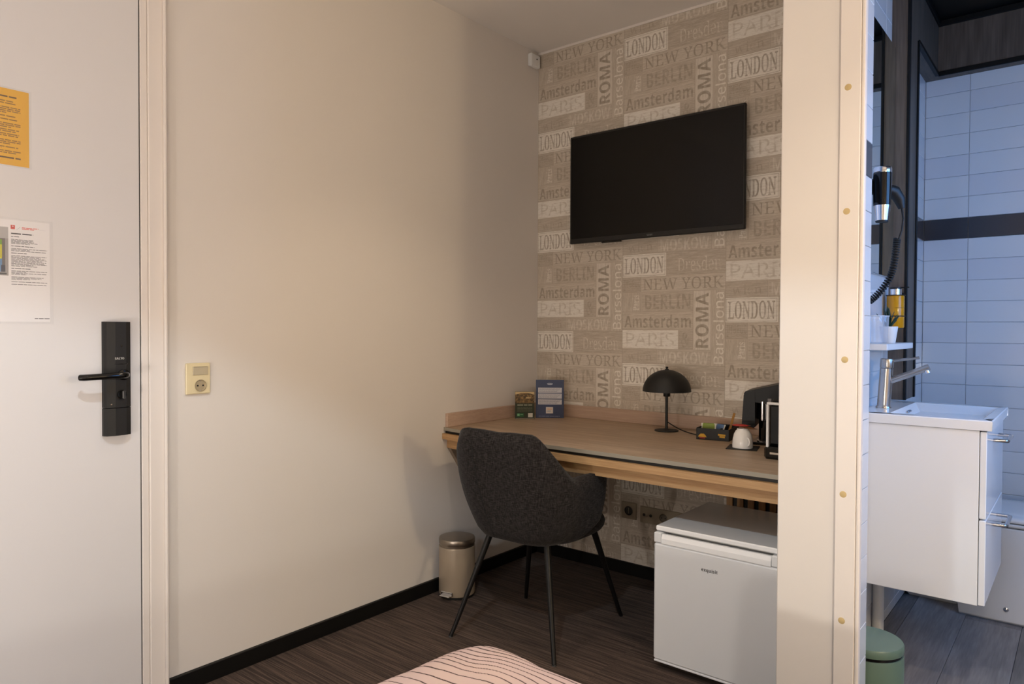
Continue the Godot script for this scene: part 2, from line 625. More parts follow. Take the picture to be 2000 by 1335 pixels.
func green_card_picture() -> Image:
	var im := Image.create(180, 250, false, Image.FORMAT_RGB8)
	im.fill(Color(0.17, 0.20, 0.13))
	var r := RandomNumberGenerator.new()
	r.seed = 91
	var a := noise(93, 0.03, 3)
	for y in 108:
		for x in 180:
			var k := a.get_noise_2d(x, y * 1.3) * 0.5 + 0.5
			var c := Color(0.22, 0.17, 0.10).lerp(Color(0.70, 0.55, 0.32), clampf(k * 1.3 - 0.2, 0.0, 1.0))
			if y < 26 - 16 * sin(PI * x / 180.0):
				c = Color(0.80, 0.70, 0.52)
			im.set_pixel(x, y, c)
	block(im, 100, 50, 146, 62, Color(0.85, 0.75, 0.55), 0.7)
	print_line(im, 20, 160, 120, 9, Color(0.78, 0.76, 0.66), 0.8, r)
	for k in 4:
		print_line(im, 20, 160, 146 + k * 11, 4, Color(0.62, 0.62, 0.52), 0.6, r)
	block(im, 14, 200, 80, 236, Color(0.14, 0.36, 0.2), 1.0)
	block(im, 20, 206, 42, 228, Color(0.6, 0.78, 0.6), 0.8)
	print_line(im, 48, 76, 212, 5, Color(0.6, 0.75, 0.6), 0.8, r)
	block(im, 122, 200, 166, 240, Color(0.80, 0.79, 0.74), 1.0)
	return im

# ------------------------------------------------------------------ scene
var M := {}


func _ready() -> void:
	view_and_light()
	make_materials()
	room_shell()
	bathroom_shell()
	entrance_door()
	desk_and_things()
	chair()
	television()
	fridge()
	floor_things()
	bed()
	bathroom_things()
	wall_fittings()

# strength at one metre and colour of each lamp
var lamp_door := 0.64
var lamp_door_color := Color(1.0, 0.97, 0.94)
var lamp_window := 0.66
var lamp_window_color := Color(1.0, 0.98, 0.935)
var lamp_ceiling := 2.4
var lamp_ceiling_color := Color(0.87, 0.945, 1.0)
var lamp_doorway := 1.0
var lamp_doorway_color := Color(1.0, 0.94, 0.86)
var lamp_desk := 0.58
var lamp_desk_color := Color(1.0, 0.91, 0.79)
var lamp_wall := 0.98
var lamp_wall_color := Color(1.0, 0.90, 0.73)
var daylight := 1.45
var daylight_color := Color(0.44, 0.69, 1.0)

func view_and_light() -> void:
	var cam := Camera3D.new()
	cam.name = "camera"
	add_child(cam)
	var yaw := 0.68388
	var pit := 0.0180025
	var rol := 0.0040831
	var ahead := Vector3(-sin(yaw) * cos(pit), -sin(pit), -cos(yaw) * cos(pit))
	var r := Vector3(cos(yaw), 0, -sin(yaw))
	var u := r.cross(ahead)
	cam.transform = Transform3D(Basis(r * cos(rol) + u * sin(rol), u * cos(rol) - r * sin(rol), -ahead), Vector3(2.3306, 1.2112, 3.0779))
	cam.fov = rad_to_deg(2.0 * atan(667.5 / 1383.18))
	cam.near = 0.05
	cam.far = 60.0
	cam.current = true
	var we := WorldEnvironment.new()
	we.name = "environment"
	var e := Environment.new()
	e.background_mode = Environment.BG_COLOR
	e.background_color = Color(0.55, 0.68, 0.9)
	e.tonemap_mode = Environment.TONE_MAPPER_LINEAR
	e.tonemap_exposure = 1.0
	e.sdfgi_enabled = true
	e.ssao_enabled = true
	e.ssil_enabled = true
	we.environment = e
	add_child(we)
	# bedside lamps at the head of the bed, behind the camera
	bedside_lamp("low bedside table on the door side of the bed", "small bedside lamp on the door side of the bed", Vector3(1.05, 0.0, 3.82), lamp_door, lamp_door_color)
	bedside_lamp("low bedside table on the window side of the bed", "small bedside lamp on the window side of the bed", Vector3(2.43, 0.0, 3.82), lamp_window, lamp_window_color)
	ceiling_spot("round white ceiling spotlight over the foot of the bed", Vector3(1.65, 2.7, 2.8), 53.0, 0.16, lamp_ceiling, lamp_ceiling_color)
	ceiling_spot("round white ceiling spotlight nearest the desk", Vector3(1.0, 2.7, 1.25), 50.0, 0.5, lamp_desk, lamp_desk_color)
	ceiling_spot("round white ceiling spotlight in front of the bathroom doorway", Vector3(2.55, 2.7, 1.75), 50.0, 0.4, lamp_doorway, lamp_doorway_color)
	floor_lamp(Vector3(3.6, 0.0, 1.80), 1.42, lamp_wall, lamp_wall_color)
	# daylight through the bathroom window
	var al := AreaLight3D.new()
	al.name = "window_daylight"
	al.area_size = Vector2(0.9, 1.1)
	al.light_color = daylight_color
	al.light_energy = daylight
	al.shadow_enabled = true
	al.area_range = 8.0
	add_child(al)
	al.position = Vector3(2.97, 1.6, 0.5)
	al.rotation.y = PI / 2

func bedside_lamp(table_label: String, lamp_label: String, at: Vector3, energy: float, c: Color) -> void:
	var t := thing("bedside_table", table_label, "table", at, 0.0, "bedside tables")
	obj("table_top", MB.new().box(Vector3(0, 0.39, 0), Vector3(0.36, 0.03, 0.36), 0.004), mat(Color(0.6, 0.5, 0.42)), t)
	obj("body", MB.new().box(Vector3(0, 0.1875, 0), Vector3(0.32, 0.375, 0.32), 0.004), mat(Color(0.6, 0.5, 0.42)), t)
	var l := thing("bedside_lamp", lamp_label, "lamp", at + Vector3(0, 0.405, 0), 0.0, "bedside lamps")
	obj("base", MB.new().lathe([Vector2(0.0, 0.0), Vector2(0.06, 0.0), Vector2(0.06, 0.012), Vector2(0.01, 0.02), Vector2(0.01, 0.24), Vector2(0, 0.24)]), mat(Color(0.1, 0.1, 0.1)), l)
	obj("lamp_shade", MB.new().lathe([Vector2(0, 0.24), Vector2(0.09, 0.24), Vector2(0.07, 0.42), Vector2(0, 0.42)]), glow(c, 0.8), l)
	var o := OmniLight3D.new()
	o.name = "lamp_light"
	o.light_energy = energy
	o.light_color = c
	o.light_size = 0.035
	o.omni_range = 9.0
	o.omni_attenuation = 2.0
	o.shadow_enabled = true
	l.add_child(o)
	o.position = Vector3(0, 0.33, 0)

func glow(c: Color, k: float) -> StandardMaterial3D:
	var m := mat(Color(0.9, 0.88, 0.8))
	m.emission_enabled = true
	m.emission = c
	m.emission_energy_multiplier = k
	return m

func ceiling_spot(label: String, at: Vector3, half: float, soft: float, energy: float, c: Color) -> void:
	var l := thing("ceiling_spotlight", label, "lamp", at, 0.0, "ceiling spotlights")
	obj("ring", MB.new().lathe([Vector2(0, 0), Vector2(0.055, 0), Vector2(0.055, -0.012), Vector2(0.045, -0.016), Vector2(0, -0.016)]), mat(Color(0.9, 0.9, 0.9)), l)
	obj("lamp_diffuser", MB.new().lathe([Vector2(0, -0.016), Vector2(0.042, -0.016), Vector2(0.04, -0.02), Vector2(0, -0.021)]), glow(c, 2.0), l)
	var s := SpotLight3D.new()
	s.name = "spot_light"
	s.light_energy = energy
	s.light_color = c
	s.light_size = 0.04
	s.spot_angle = half
	s.spot_angle_attenuation = soft
	s.spot_range = 9.0
	s.spot_attenuation = 2.0
	s.shadow_enabled = true
	l.add_child(s)
	s.position = Vector3(0, -0.03, 0)
	s.rotation.x = -PI / 2

func floor_lamp(at: Vector3, height: float, energy: float, c: Color) -> void:
	var l := thing("floor_lamp", "slim standing lamp to the right of the bathroom doorway", "lamp", at)
	var dark := mat(Color(0.1, 0.1, 0.1))
	obj("base", MB.new().lathe([Vector2(0, 0), Vector2(0.13, 0), Vector2(0.13, 0.012), Vector2(0.015, 0.02), Vector2(0, 0.02)]), dark, l)
	obj("pole", MB.new().tube([Vector3(0, 0.02, 0), Vector3(0, height - 0.07, 0)], 0.01), dark, l)
	obj("lamp_globe", MB.new().lathe([Vector2(0, height - 0.07), Vector2(0.05, height - 0.05), Vector2(0.07, height), Vector2(0.05, height + 0.05), Vector2(0, height + 0.07)]), glow(c, 0.8), l)
	var o := OmniLight3D.new()
	o.name = "lamp_light"
	o.light_energy = energy
	o.light_color = c
	o.light_size = 0.06
	o.omni_range = 9.0
	o.omni_attenuation = 2.0
	o.shadow_enabled = true
	l.add_child(o)
	o.position = Vector3(0, height, 0)

func make_materials() -> void:
	M.wall = mat(Color(0.88, 0.855, 0.83), 0.75, 0.0, 0.3)
	M.paint = mat(Color(0.90, 0.87, 0.845), 0.45)
	M.door = mat(Color(0.865, 0.855, 0.855), 0.4)
	M.ceiling = mat(Color(0.92, 0.90, 0.88), 0.9, 0.0, 0.2)
	M.black_trim = mat(Color(0.06, 0.056, 0.052), 0.5, 0.0, 0.35)
	M.black = mat(Color(0.06, 0.058, 0.056), 0.5)
	M.matt_black = mat(Color(0.055, 0.053, 0.05), 0.55)
	M.dark_plastic = mat(Color(0.04, 0.038, 0.036), 0.4, 0.0, 0.35)
	M.gloss_black = mat(Color(0.035, 0.035, 0.036), 0.08)
	M.chrome = mat(Color(0.85, 0.85, 0.86), 0.12, 1.0)
	M.steel = mat(Color(0.66, 0.62, 0.57), 0.32, 1.0)
	M.white = mat(Color(0.90, 0.90, 0.90), 0.3)
	M.gloss_white = mat(Color(0.96, 0.955, 0.95), 0.12)
	M.tile = mat(Color(0.87, 0.88, 0.89), 0.13)
	M.tile_warm = mat(Color(0.85, 0.86, 0.88), 0.15)
	M.tile_dark = mat(Color(0.25, 0.25, 0.27), 0.2)
	M.grout = mat(Color(0.83, 0.835, 0.85), 0.9)
	M.ivory = mat(Color(0.88, 0.82, 0.66), 0.35)
	M.wallpaper = mat(Color(1, 1, 1), 0.8, 0.0, 0.25)
	M.wallpaper.albedo_texture = wallpaper_picture()
	M.carpet = tri(mat(Color(1, 1, 1), 0.95, 0.0, 0.15), carpet_picture(512), Vector3(1.0, 1.0, 1.0))
	M.carpet.rim_enabled = true
	M.carpet.rim = 0.15
	M.weave = tri(mat(Color(0.62, 0.61, 0.61), 0.95, 0.0, 0.15), weave_picture(384), Vector3(4, 4, 4), false)
	M.weave.rim_enabled = true
	M.weave.rim = 0.3
	var oak := grain(512, 256, 101, Color(0.595, 0.505, 0.415), Color(0.745, 0.65, 0.55))
	M.desk_top = tri(mat(Color(1, 1, 1), 0.45), oak, Vector3(0.8, 1.6, 1.6))
	var ash := grain(512, 256, 102, Color(0.68, 0.575, 0.50), Color(0.79, 0.685, 0.61))
	M.upstand = tri(mat(Color(1, 1, 1), 0.5), ash, Vector3(0.8, 3, 3))
	var pine := grain(512, 256, 103, Color(0.66, 0.50, 0.335), Color(0.80, 0.655, 0.47))
	M.rail = tri(mat(Color(1, 1, 1), 0.5), pine, Vector3(0.9, 4, 4))
	var smoked := grain(256, 512, 104, Color(0.275, 0.235, 0.20), Color(0.44, 0.385, 0.335), false)
	M.smoked = tri(mat(Color(1, 1, 1), 0.5), smoked, Vector3(1.6, 0.7, 1.6))
	var upright := grain(256, 512, 105, Color(0.62, 0.45, 0.28), Color(0.76, 0.59, 0.39), false)
	M.rail_up = tri(mat(Color(1, 1, 1), 0.5), upright, Vector3(4, 0.9, 4))
	M.vinyl = []
	for k in 3:
		var d := 0.045 * k
		var g := grain(256, 512, 110 + k, Color(0.36 + d, 0.34 + d, 0.33 + d), Color(0.55 + d, 0.52 + d, 0.505 + d), false, 0.6)
		M.vinyl.append(tri(mat(Color(1, 1, 1), 0.4), g, Vector3(3.0, 1.0, 0.9)))

# ------------------------------------------------------------------ the bedroom shell
func room_shell() -> void:
	struct("floor", span(-0.1, 4.0, -0.1, 0.0, -0.1, 4.2), M.carpet, "dark brown carpet with fine darker stripes", "floor")
	struct("ceiling", span(-0.1, 4.0, 2.7, 2.8, -0.1, 4.2), M.ceiling, "plain white ceiling of the bedroom", "ceiling")
	struct("wall_left", span(-0.1, 0.0, 0.0, 2.7, -0.1, 4.2), M.wall, "plain cream wall that the socket and the desk end are on", "wall")
	var wb := struct("wall_back", span(0.0, 1.6, 0.0, 2.7, -0.1, 0.0), M.wall, "wall covered with greige wallpaper printed with city names", "wall")
	var tops := [1.735, 1.579, 1.889, 1.733]
	var period := 0.533
	for k in 4:
		var x0 := 0.53 * k
		var x1 := minf(0.53 * (k + 1), 1.6)
		var m := MB.new()
		m.sheet(Vector3(x0, 2.688, 0.0006), Vector3(x1 - x0, 0, 0), Vector3(0, -2.688, 0), 0.0, (tops[k] - 2.688) / period, (x1 - x0) / 0.53, tops[k] / period)
		obj("wallpaper_strip", m, M.wallpaper, wb)
	obj("ceiling_joint", span(0.0, 1.6, 2.688, 2.7, 0.0, 0.006, 0.001), M.paint, wb)
	struct("wall_right", span(3.9, 4.0, 0.0, 2.7, 1.065, 4.2), M.wall, "plain bedroom wall to the right of the bed", "wall")
	struct("wall_front", span(0.0, 3.9, 0.0, 2.7, 4.1, 4.2), M.wall, "plain bedroom wall at the head of the bed", "wall")
	var bl := MB.new()
	bl.box(Vector3(0.0075, 0.03, 1.003), Vector3(0.015, 0.06, 2.006), 0.002)
	struct("baseboard_left", bl, M.black_trim, "black skirting along the foot of the cream wall", "skirting")
	struct("baseboard_back", span(0.015, 1.6, 0.0, 0.06, 0.0007, 0.015, 0.002), M.black_trim, "black skirting under the city wallpaper", "skirting")
	struct("wall_partition", span(1.6, 1.694, 0.0, 2.7, -0.958, 0.84), M.wall, "partition between the desk corner and the bathroom", "wall")
	var st := struct("wall_stub", span(1.69, 1.834, 0.0, 2.7, 0.84, 1.165, 0.003), M.wall, "cream wall end beside the bathroom doorway", "wall")
	for k in 28:
		var y := 1.746 - 18 * 0.0985 + k * 0.0985
		if y > -0.08 and y < 2.62:
			var lo := maxf(y + 0.001, 0.0)
			var dark: bool = absf(y - (1.746 - 0.0985)) < 0.01
			obj("tile", span(1.834, 1.84, lo, minf(y + 0.0975, 2.7), 0.8405, 1.134, 0.0012), M.tile_dark if dark else M.tile, st)
	# door casing with filled screw holes
	var j := struct("trim_1", span(1.8355, 1.8835, 0.0, 2.58, 1.135, 1.1685, 0.0015), M.paint, "cream casing board beside the bathroom doorway with yellowed filled screw holes", "trim")
	var cap := mat(Color(0.77, 0.675, 0.48), 0.6)
	for y in [2.15, 1.819, 1.51, 1.138, 0.798, 0.477, 0.14]:
		obj("screw_cap", MB.new().lathe([Vector2(0, 0), Vector2(0.0088, 0), Vector2(0.007, 0.0008), Vector2(0, 0.001)], Transform3D(Basis(Vector3(1, 0, 0), PI / 2), Vector3(1.8545, y, 1.1683)), 16), cap, j)
	var bead := MB.new()
	bead.tube([Vector3(1.8885, 0.0, 1.160), Vector3(1.8885, 2.58, 1.160)], 0.0052, 12)
	bead.box(Vector3(1.8875, 1.29, 1.146), Vector3(0.007, 2.58, 0.022), 0.0015)
	struct("trim_2", bead, M.paint, "narrow rounded bead along the casing board of the bathroom doorway", "trim")
	struct("wall_lintel", span(1.834, 3.0, 2.58, 2.7, 1.065, 1.165), M.wall, "wall above the bathroom doorway", "wall")
	struct("wall_doorway", span(3.0, 3.9, 0.0, 2.7, 1.065, 1.165), M.wall, "bedroom wall to the right of the bathroom doorway", "wall")

func tile_wall(parent: Node3D, along_x: bool, cuts: Array, face: float, ylo: float, yhi: float) -> void:
	var cache := {}
	for k in 30:
		var y0 := 1.746 - 18 * 0.0985 + k * 0.0985
		var a := maxf(y0, ylo)
		var b := minf(y0 + 0.0985, yhi)
		if b - a < 0.012:
			continue
		var dark: bool = absf(y0 - (1.746 - 0.0985)) < 0.01
		for c in cuts.size() - 1:
			var w: float = cuts[c + 1] - cuts[c] - 0.0014
			var key := "%.3f %.3f" % [w, b - a]
			if not cache.has(key):
				var s := Vector3(w, b - a - 0.0014, 0.006) if along_x else Vector3(0.006, b - a - 0.0014, w)
				cache[key] = MB.new().box(Vector3.ZERO, s, 0.0013).mesh()
			var o := obj("tile", cache[key], M.tile_dark if dark else (M.tile if (k * 7 + c * 3) % 4 else M.tile_warm), parent)
			var mid: float = (cuts[c] + cuts[c + 1]) / 2.0
			o.position = Vector3(mid, (a + b) / 2.0, face - 0.003) if along_x else Vector3(face - 0.003, (a + b) / 2.0, mid)

# ------------------------------------------------------------------ the bathroom shell
func bathroom_shell() -> void:
	var f := struct("floor_bathroom", span(1.694, 3.1, -0.1, 0.024, -0.958, 1.165), mat(Color(0.16, 0.155, 0.155), 0.8), "grey wood-look plank floor of the bathroom", "floor")
	var cols := [1.70, 1.76, 1.95, 2.14, 2.33, 2.52, 2.71, 2.90, 3.0]
	var ends := [0.1, 0.75, -0.35, 0.5, -0.1, 0.8, 0.3, -0.3]
	for c in 8:
		var brk := [-0.858, ends[c], 1.10]
		for q in 2:
			obj("plank", span(cols[c] + 0.0006, cols[c + 1] - 0.0006, 0.024, 0.03, brk[q] + 0.0006, brk[q + 1] - 0.0006, 0.0008), M.vinyl[(c * 2 + q) % 3], f)
	var wb := struct("wall_bathroom_back", span(1.694, 3.1, 0.0, 2.76, -0.958, -0.864), M.grout, "white tiled wall behind the toilet with one dark row", "wall")
	tile_wall(wb, true, [1.70, 1.882, 2.182, 2.482, 2.782, 3.0], -0.858, 0.03, 2.44)
	var wl := struct("wall_bathroom_left", span(1.6945, 1.6955, 0.03, 2.66, -0.8575, 0.839), M.grout, "white tiled wall that the mirror and washbasin hang on", "wall")
	tile_wall(wl, false, [-0.858, -0.6, -0.3, 0.0, 0.3, 0.6, 0.839], 1.70, 0.03, 2.66)
	var wr := MB.new()
	wr.box(Vector3(3.05, 0.5, 0.1), Vector3(0.1, 1.0, 2.1))
	wr.box(Vector3(3.05, 2.45, 0.1), Vector3(0.1, 0.5, 2.1))
	wr.box(Vector3(3.05, 1.6, -0.4575), Vector3(0.1, 1.2, 0.985))
	wr.box(Vector3(3.05, 1.6, 1.03), Vector3(0.1, 1.2, 0.08))
	struct("wall_bathroom_right", wr, M.wall, "bathroom wall with the window", "wall")
	var pane := mat(Color(0.8, 0.88, 0.95), 0.3)
	pane.emission_enabled = true
	pane.emission = daylight_color
	pane.emission_energy_multiplier = 0.9
	var wd := struct("window_1", MB.new().box(Vector3(3.03, 1.6, 0.06), Vector3(0.05, 1.2, 0.05)).box(Vector3(3.03, 1.6, 0.965), Vector3(0.05, 1.2, 0.05)).box(Vector3(3.03, 1.02, 0.5125), Vector3(0.05, 0.04, 0.945)).box(Vector3(3.03, 2.18, 0.5125), Vector3(0.05, 0.04, 0.945)), M.white, "frosted bathroom window", "window")
	obj("window_pane", span(3.03, 3.036, 1.04, 2.16, 0.085, 0.94), pane, wd)
	struct("ceiling_bathroom", span(1.6, 3.1, 2.66, 2.76, -0.864, 1.065), mat(Color(0.03, 0.032, 0.036), 0.35), "black bathroom ceiling", "ceiling")
	# wood-clad bulkhead round the shower corner with black profiles
	var bk := struct("trim_3", span(1.762, 3.0, 2.412, 2.66, -0.858, -0.78), M.smoked, "smoked wood boxing above the tiled back wall", "trim")
	obj("black_profile", span(1.762, 3.0, 2.404, 2.426, -0.782, -0.772, 0.002), M.black_trim, bk, "black edge profile")
	obj("black_profile", span(1.762, 3.0, 2.634, 2.66, -0.78, -0.768, 0.002), M.black_trim, bk, "black edge profile")
	var bs := struct("trim_4", span(1.70, 1.762, 2.412, 2.66, -0.858, -0.29), M.smoked, "smoked wood boxing running along the washbasin wall", "trim")
	obj("black_profile", span(1.752, 1.768, 2.404, 2.422, -0.772, -0.29, 0.002), M.black_trim, bs, "black edge profile")
	obj("black_profile", span(1.762, 1.772, 2.634, 2.66, -0.768, -0.29, 0.002), M.black_trim, bs, "black edge profile")
	var pl := struct("trim_5", span(1.70, 1.762, 0.935, 2.66, -0.29, -0.098, 0.001), M.smoked, "smoked wood pilaster between the mirror and the shower corner", "trim")
	obj("black_profile", span(1.757, 1.768, 0.935, 2.66, -0.112, -0.094, 0.002), M.black_trim, pl, "black edge profile")
	obj("black_profile", span(1.757, 1.768, 0.935, 2.413, -0.294, -0.272, 0.002), M.black_trim, pl, "black edge profile")

# ------------------------------------------------------------------ entrance door
func entrance_door() -> void:
	var d := struct("door_1", span(0.0, 0.004, 0.006, 2.52, 2.0855, 2.985, 0.001), M.door, "plain white entrance door with two notices and a black lock", "door")
	obj("door_gap", span(0.0, 0.0012, 0.0, 2.525, 2.0825, 2.0856), M.black, d)
	var fr := MB.new()
	fr.box(Vector3(0.007, 1.28, 2.0375), Vector3(0.014, 2.56, 0.047), 0.003)
	fr.box(Vector3(0.007, 1.28, 3.033), Vector3(0.014, 2.56, 0.094), 0.003)
	fr.box(Vector3(0.007, 2.5425, 2.535), Vector3(0.014, 0.035, 1.0), 0.003)
	struct("trim_6", fr, M.paint, "white steel door frame beside the cream wall", "trim")
	var rb := MB.new()
	rb.box(Vector3(0.004, 1.26, 2.0718), Vector3(0.008, 2.52, 0.0213), 0.002)
	rb.box(Vector3(0.0125, 1.28, 2.0118), Vector3(0.025, 2.56, 0.010), 0.003)
	struct("trim_7", rb, M.paint, "rebate and raised lip of the white door frame", "trim")
	# lock plate with lever
	var lk := thing("door_lock", "tall black electronic lock plate with a lever handle on the white door", "door lock", Vector3(0.004, 1.055, 2.158))
	var body := PackedVector2Array([Vector2(-0.04, 0), Vector2(-0.036, 0.018), Vector2(-0.02, 0.0275), Vector2(0.012, 0.029), Vector2(0.034, 0.022), Vector2(0.0395, 0.012), Vector2(0.04, 0)])
	# plate: profile in (z, x) pushed along y
	var px := Transform3D(Basis(Vector3(0, 0, 1), Vector3(1, 0, 0), Vector3(0, 1, 0)), Vector3.ZERO)
	obj("plate", MB.new().prism(body, 0.262, px.translated(Vector3(0, -0.088, 0))), M.matt_black, lk)
	obj("battery_cover", MB.new().prism(body, 0.084, px.translated(Vector3(0, -0.174, 0))), M.matt_black, lk)
	obj("card_slot", MB.new().box(Vector3(0.0262, 0.045, -0.004), Vector3(0.006, 0.005, 0.040), 0.002), M.gloss_black, lk)
	obj("sensor", MB.new().lathe([Vector2(0, 0), Vector2(0.003, 0), Vector2(0, 0.001)], Transform3D(Basis(Vector3(0, 0, 1), -PI / 2), Vector3(0.0287, 0.1, -0.006)), 10), M.gloss_black, lk)
	lettering("SALTO", 0.0065, 700, mat(Color(0.75, 0.74, 0.72)), lk, Transform3D(Basis(Vector3(0, 0, -1), Vector3(0, 1, 0), Vector3(1, 0, 0)), Vector3(0.0292, 0.062, 0.0)))
	var lever := MB.new()
	lever.tube([Vector3(0.026, 0.012, -0.01), Vector3(0.05, 0.012, -0.01), Vector3(0.062, 0.012, -0.004), Vector3(0.066, 0.012, 0.01), Vector3(0.066, 0.0115, 0.05), Vector3(0.066, 0.0105, 0.095), Vector3(0.062, 0.010, 0.111), Vector3(0.052, 0.010, 0.118)], [0.0105, 0.0105, 0.0105, 0.0100, 0.0095, 0.0095, 0.0095, 0.0092], 12)
	var lh := obj("lever_handle", lever, M.gloss_black, lk)
	obj("rosette", MB.new().lathe([Vector2(0, 0), Vector2(0.0165, 0), Vector2(0.0165, 0.006), Vector2(0.012, 0.008), Vector2(0, 0.008)], Transform3D(Basis(Vector3(0, 0, 1), -PI / 2), Vector3(0.0285, 0.012, -0.01)), 20), M.gloss_black, lh)
	var th := MB.new()
	th.lathe([Vector2(0, 0), Vector2(0.013, 0), Vector2(0.013, 0.006), Vector2(0, 0.006)], Transform3D(Basis(Vector3(0, 0, 1), -PI / 2), Vector3(0.0285, -0.048, -0.005)), 20)
	th.box(Vector3(0.04, -0.048, -0.005), Vector3(0.018, 0.028, 0.008), 0.003)
	obj("thumb_turn", th, M.gloss_black, lk)
	obj("screw", MB.new().lathe([Vector2(0, 0), Vector2(0.003, 0), Vector2(0, 0.001)], Transform3D(Basis(Vector3(0, 0, 1), -PI / 2), Vector3(0.026, -0.078, 0.022)), 10), M.steel, lk)
	# notices
	var yn := thing("notice", "yellow notice covered in small print taped high on the white door", "notice", Vector3(0.0046, 1.765, 2.384))
	obj("sheet", MB.new().sheet(Vector3(0, 0.105, 0.297), Vector3(0, 0, -0.297), Vector3(0, -0.21, 0)), paper_tex(yellow_notice_picture()), yn)
	var film := mat(Color(0.95, 0.95, 0.95, 0.05), 0.5, 0.0, 0.2)
	film.transparency = BaseMaterial3D.TRANSPARENCY_ALPHA
	obj("plastic_sleeve", span(0.0004, 0.0009, -0.109, 0.109, -0.006, 0.303), film, yn)
	var wn := thing("notice", "white laminated notice with a red logo, a photo and columns of print", "notice", Vector3(0.0046, 1.368, 2.335))
	obj("sheet", MB.new().sheet(Vector3(0, 0.1415, 0.42), Vector3(0, 0, -0.42), Vector3(0, -0.283, 0)), paper_tex(white_notice_picture()), wn)
	obj("plastic_sleeve", span(0.0004, 0.0009, -0.147, 0.147, -0.008, 0.428), film, wn)

# ------------------------------------------------------------------ desk and what stands on it
func desk_and_things() -> void:
	var d := thing("desk", "oak-look corner desk fixed between the cream wall and the partition", "desk")
	var H := 0.753
	var outline := func(inset: float) -> PackedVector2Array:
		return PackedVector2Array([Vector2(0.001, 0.001), Vector2(1.599, 0.001), Vector2(1.599, 0.814 - inset), Vector2(0.64, 0.812 - inset), Vector2(0.001, 0.722 - inset)])
	# polygons lie in (x, z) and are pushed downwards
	var flat := func(y: float) -> Transform3D:
		return Transform3D(Basis(Vector3(1, 0, 0), Vector3(0, 0, 1), Vector3(0, -1, 0)), Vector3(0, y, 0))
	obj("desk_top", MB.new().prism(outline.call(0.0025), 0.0145, flat.call(H)), M.desk_top, d)
	var band := func(y0: float, y1: float, off0: float, off1: float) -> MB:
		var q := PackedVector2Array([Vector2(0.001, 0.722 + off0), Vector2(0.64, 0.812 + off0), Vector2(1.599, 0.814 + off0), Vector2(1.599, 0.814 + off1), Vector2(0.64, 0.812 + off1), Vector2(0.001, 0.722 + off1)])
		return MB.new().prism(q, y1 - y0, flat.call(y1))
	obj("edge_band", band.call(H - 0.0148, H - 0.0003, 0.0, -0.0023), mat(Color(0.60, 0.57, 0.51), 0.5), d, "pale grey front edging")
	obj("shadow_gap", band.call(0.7255, H - 0.0145, -0.012, -0.03), M.black, d, "black gap under the top")
	obj("rail", band.call(0.700, 0.7255, 0.010, -0.03), M.rail, d, "pale wood rail")
	obj("apron", band.call(0.655, 0.700, -0.022, -0.05), M.rail, d, "recessed pale wood apron")
	obj("under_panel", MB.new().prism(outline.call(0.05), 0.012, flat.call(0.737)), M.rail, d)
	obj("upstand", span(0.001, 0.018, H, 0.817, 0.018, 0.712, 0.0015), M.upstand, d, "low upstand along the cream wall")
	obj("upstand", span(0.001, 1.599, H, 0.817, 0.001, 0.018, 0.0015), M.upstand, d, "low upstand along the wallpaper")
	var br := PackedVector2Array([Vector2(0.697, 0.700), Vector2(0.697, 0.655), Vector2(0.45, 0.31), Vector2(0.38, 0.31), Vector2(0.38, 0.700)])
	obj("bracket", MB.new().prism(br, 0.02, Transform3D(Basis(Vector3(0, 0, 1), Vector3(0, 1, 0), Vector3(1, 0, 0)), Vector3(0.001, 0, 0))), mat(Color(0.56, 0.49, 0.42), 0.6), d, "slanted bracket on the wall")
	# mushroom lamp
	var l := thing("desk_lamp", "black mushroom table lamp with a dome shade on the desk", "lamp", Vector3(0.849, H, 0.148))
	var dome := []
	for k in 13:
		var a := PI / 2 * k / 12.0
		dome.append(Vector2(0.108 * cos(a), 0.180 + 0.098 * sin(a)))
	for k in range(12, -1, -1):
		var a := PI / 2 * k / 12.0
		dome.append(Vector2(0.1062 * cos(a), 0.180 + 0.0962 * sin(a)))
	dome.append(dome[0])
	obj("base", MB.new().lathe([Vector2(0, 0), Vector2(0.052, 0), Vector2(0.054, 0.002), Vector2(0.052, 0.005), Vector2(0.02, 0.009), Vector2(0.007, 0.012), Vector2(0, 0.012)], Transform3D(), 40), M.matt_black, l)
	obj("stem", MB.new().lathe([Vector2(0, 0.011), Vector2(0.0062, 0.011), Vector2(0.0062, 0.155), Vector2(0.014, 0.157), Vector2(0.0155, 0.160), Vector2(0.0155, 0.19), Vector2(0.006, 0.195), Vector2(0.006, 0.276), Vector2(0, 0.276)], Transform3D(), 20), M.matt_black, l)
	var sh := obj("lamp_shade", MB.new().lathe(dome, Transform3D(), 48), M.matt_black, l)
	obj("finial", MB.new().lathe([Vector2(0, 0.276), Vector2(0.009, 0.276), Vector2(0.0085, 0.281), Vector2(0.004, 0.282), Vector2(0.004, 0.284), Vector2(0.0065, 0.287), Vector2(0.005, 0.291), Vector2(0, 0.292)], Transform3D(), 16), M.matt_black, sh)
	var cd := []
	for k in 15:
		var t := k / 14.0
		cd.append(Vector3(0.006 + 0.21 * t, 0.036 * (1.0 - t) * (1.0 - t) + 0.0028, -0.005 + 0.055 * sin(t * 1.9)))
	obj("cord", MB.new().tube(cd, 0.0026, 8), M.matt_black, l)
	# cards in the corner
	var g := thing("brochure", "small dark green card with a photo standing in the desk corner", "brochure", Vector3(0.092, H, 0.226), deg_to_rad(44))
	g.rotation.x = 0.0
	var gb := MB.new()
	gb.box(Vector3(0, 0.0695, -0.0012), Vector3(0.1, 0.139, 0.002))
	obj("card_stand", gb, mat(Color(0.30, 0.29, 0.22), 0.5), g)
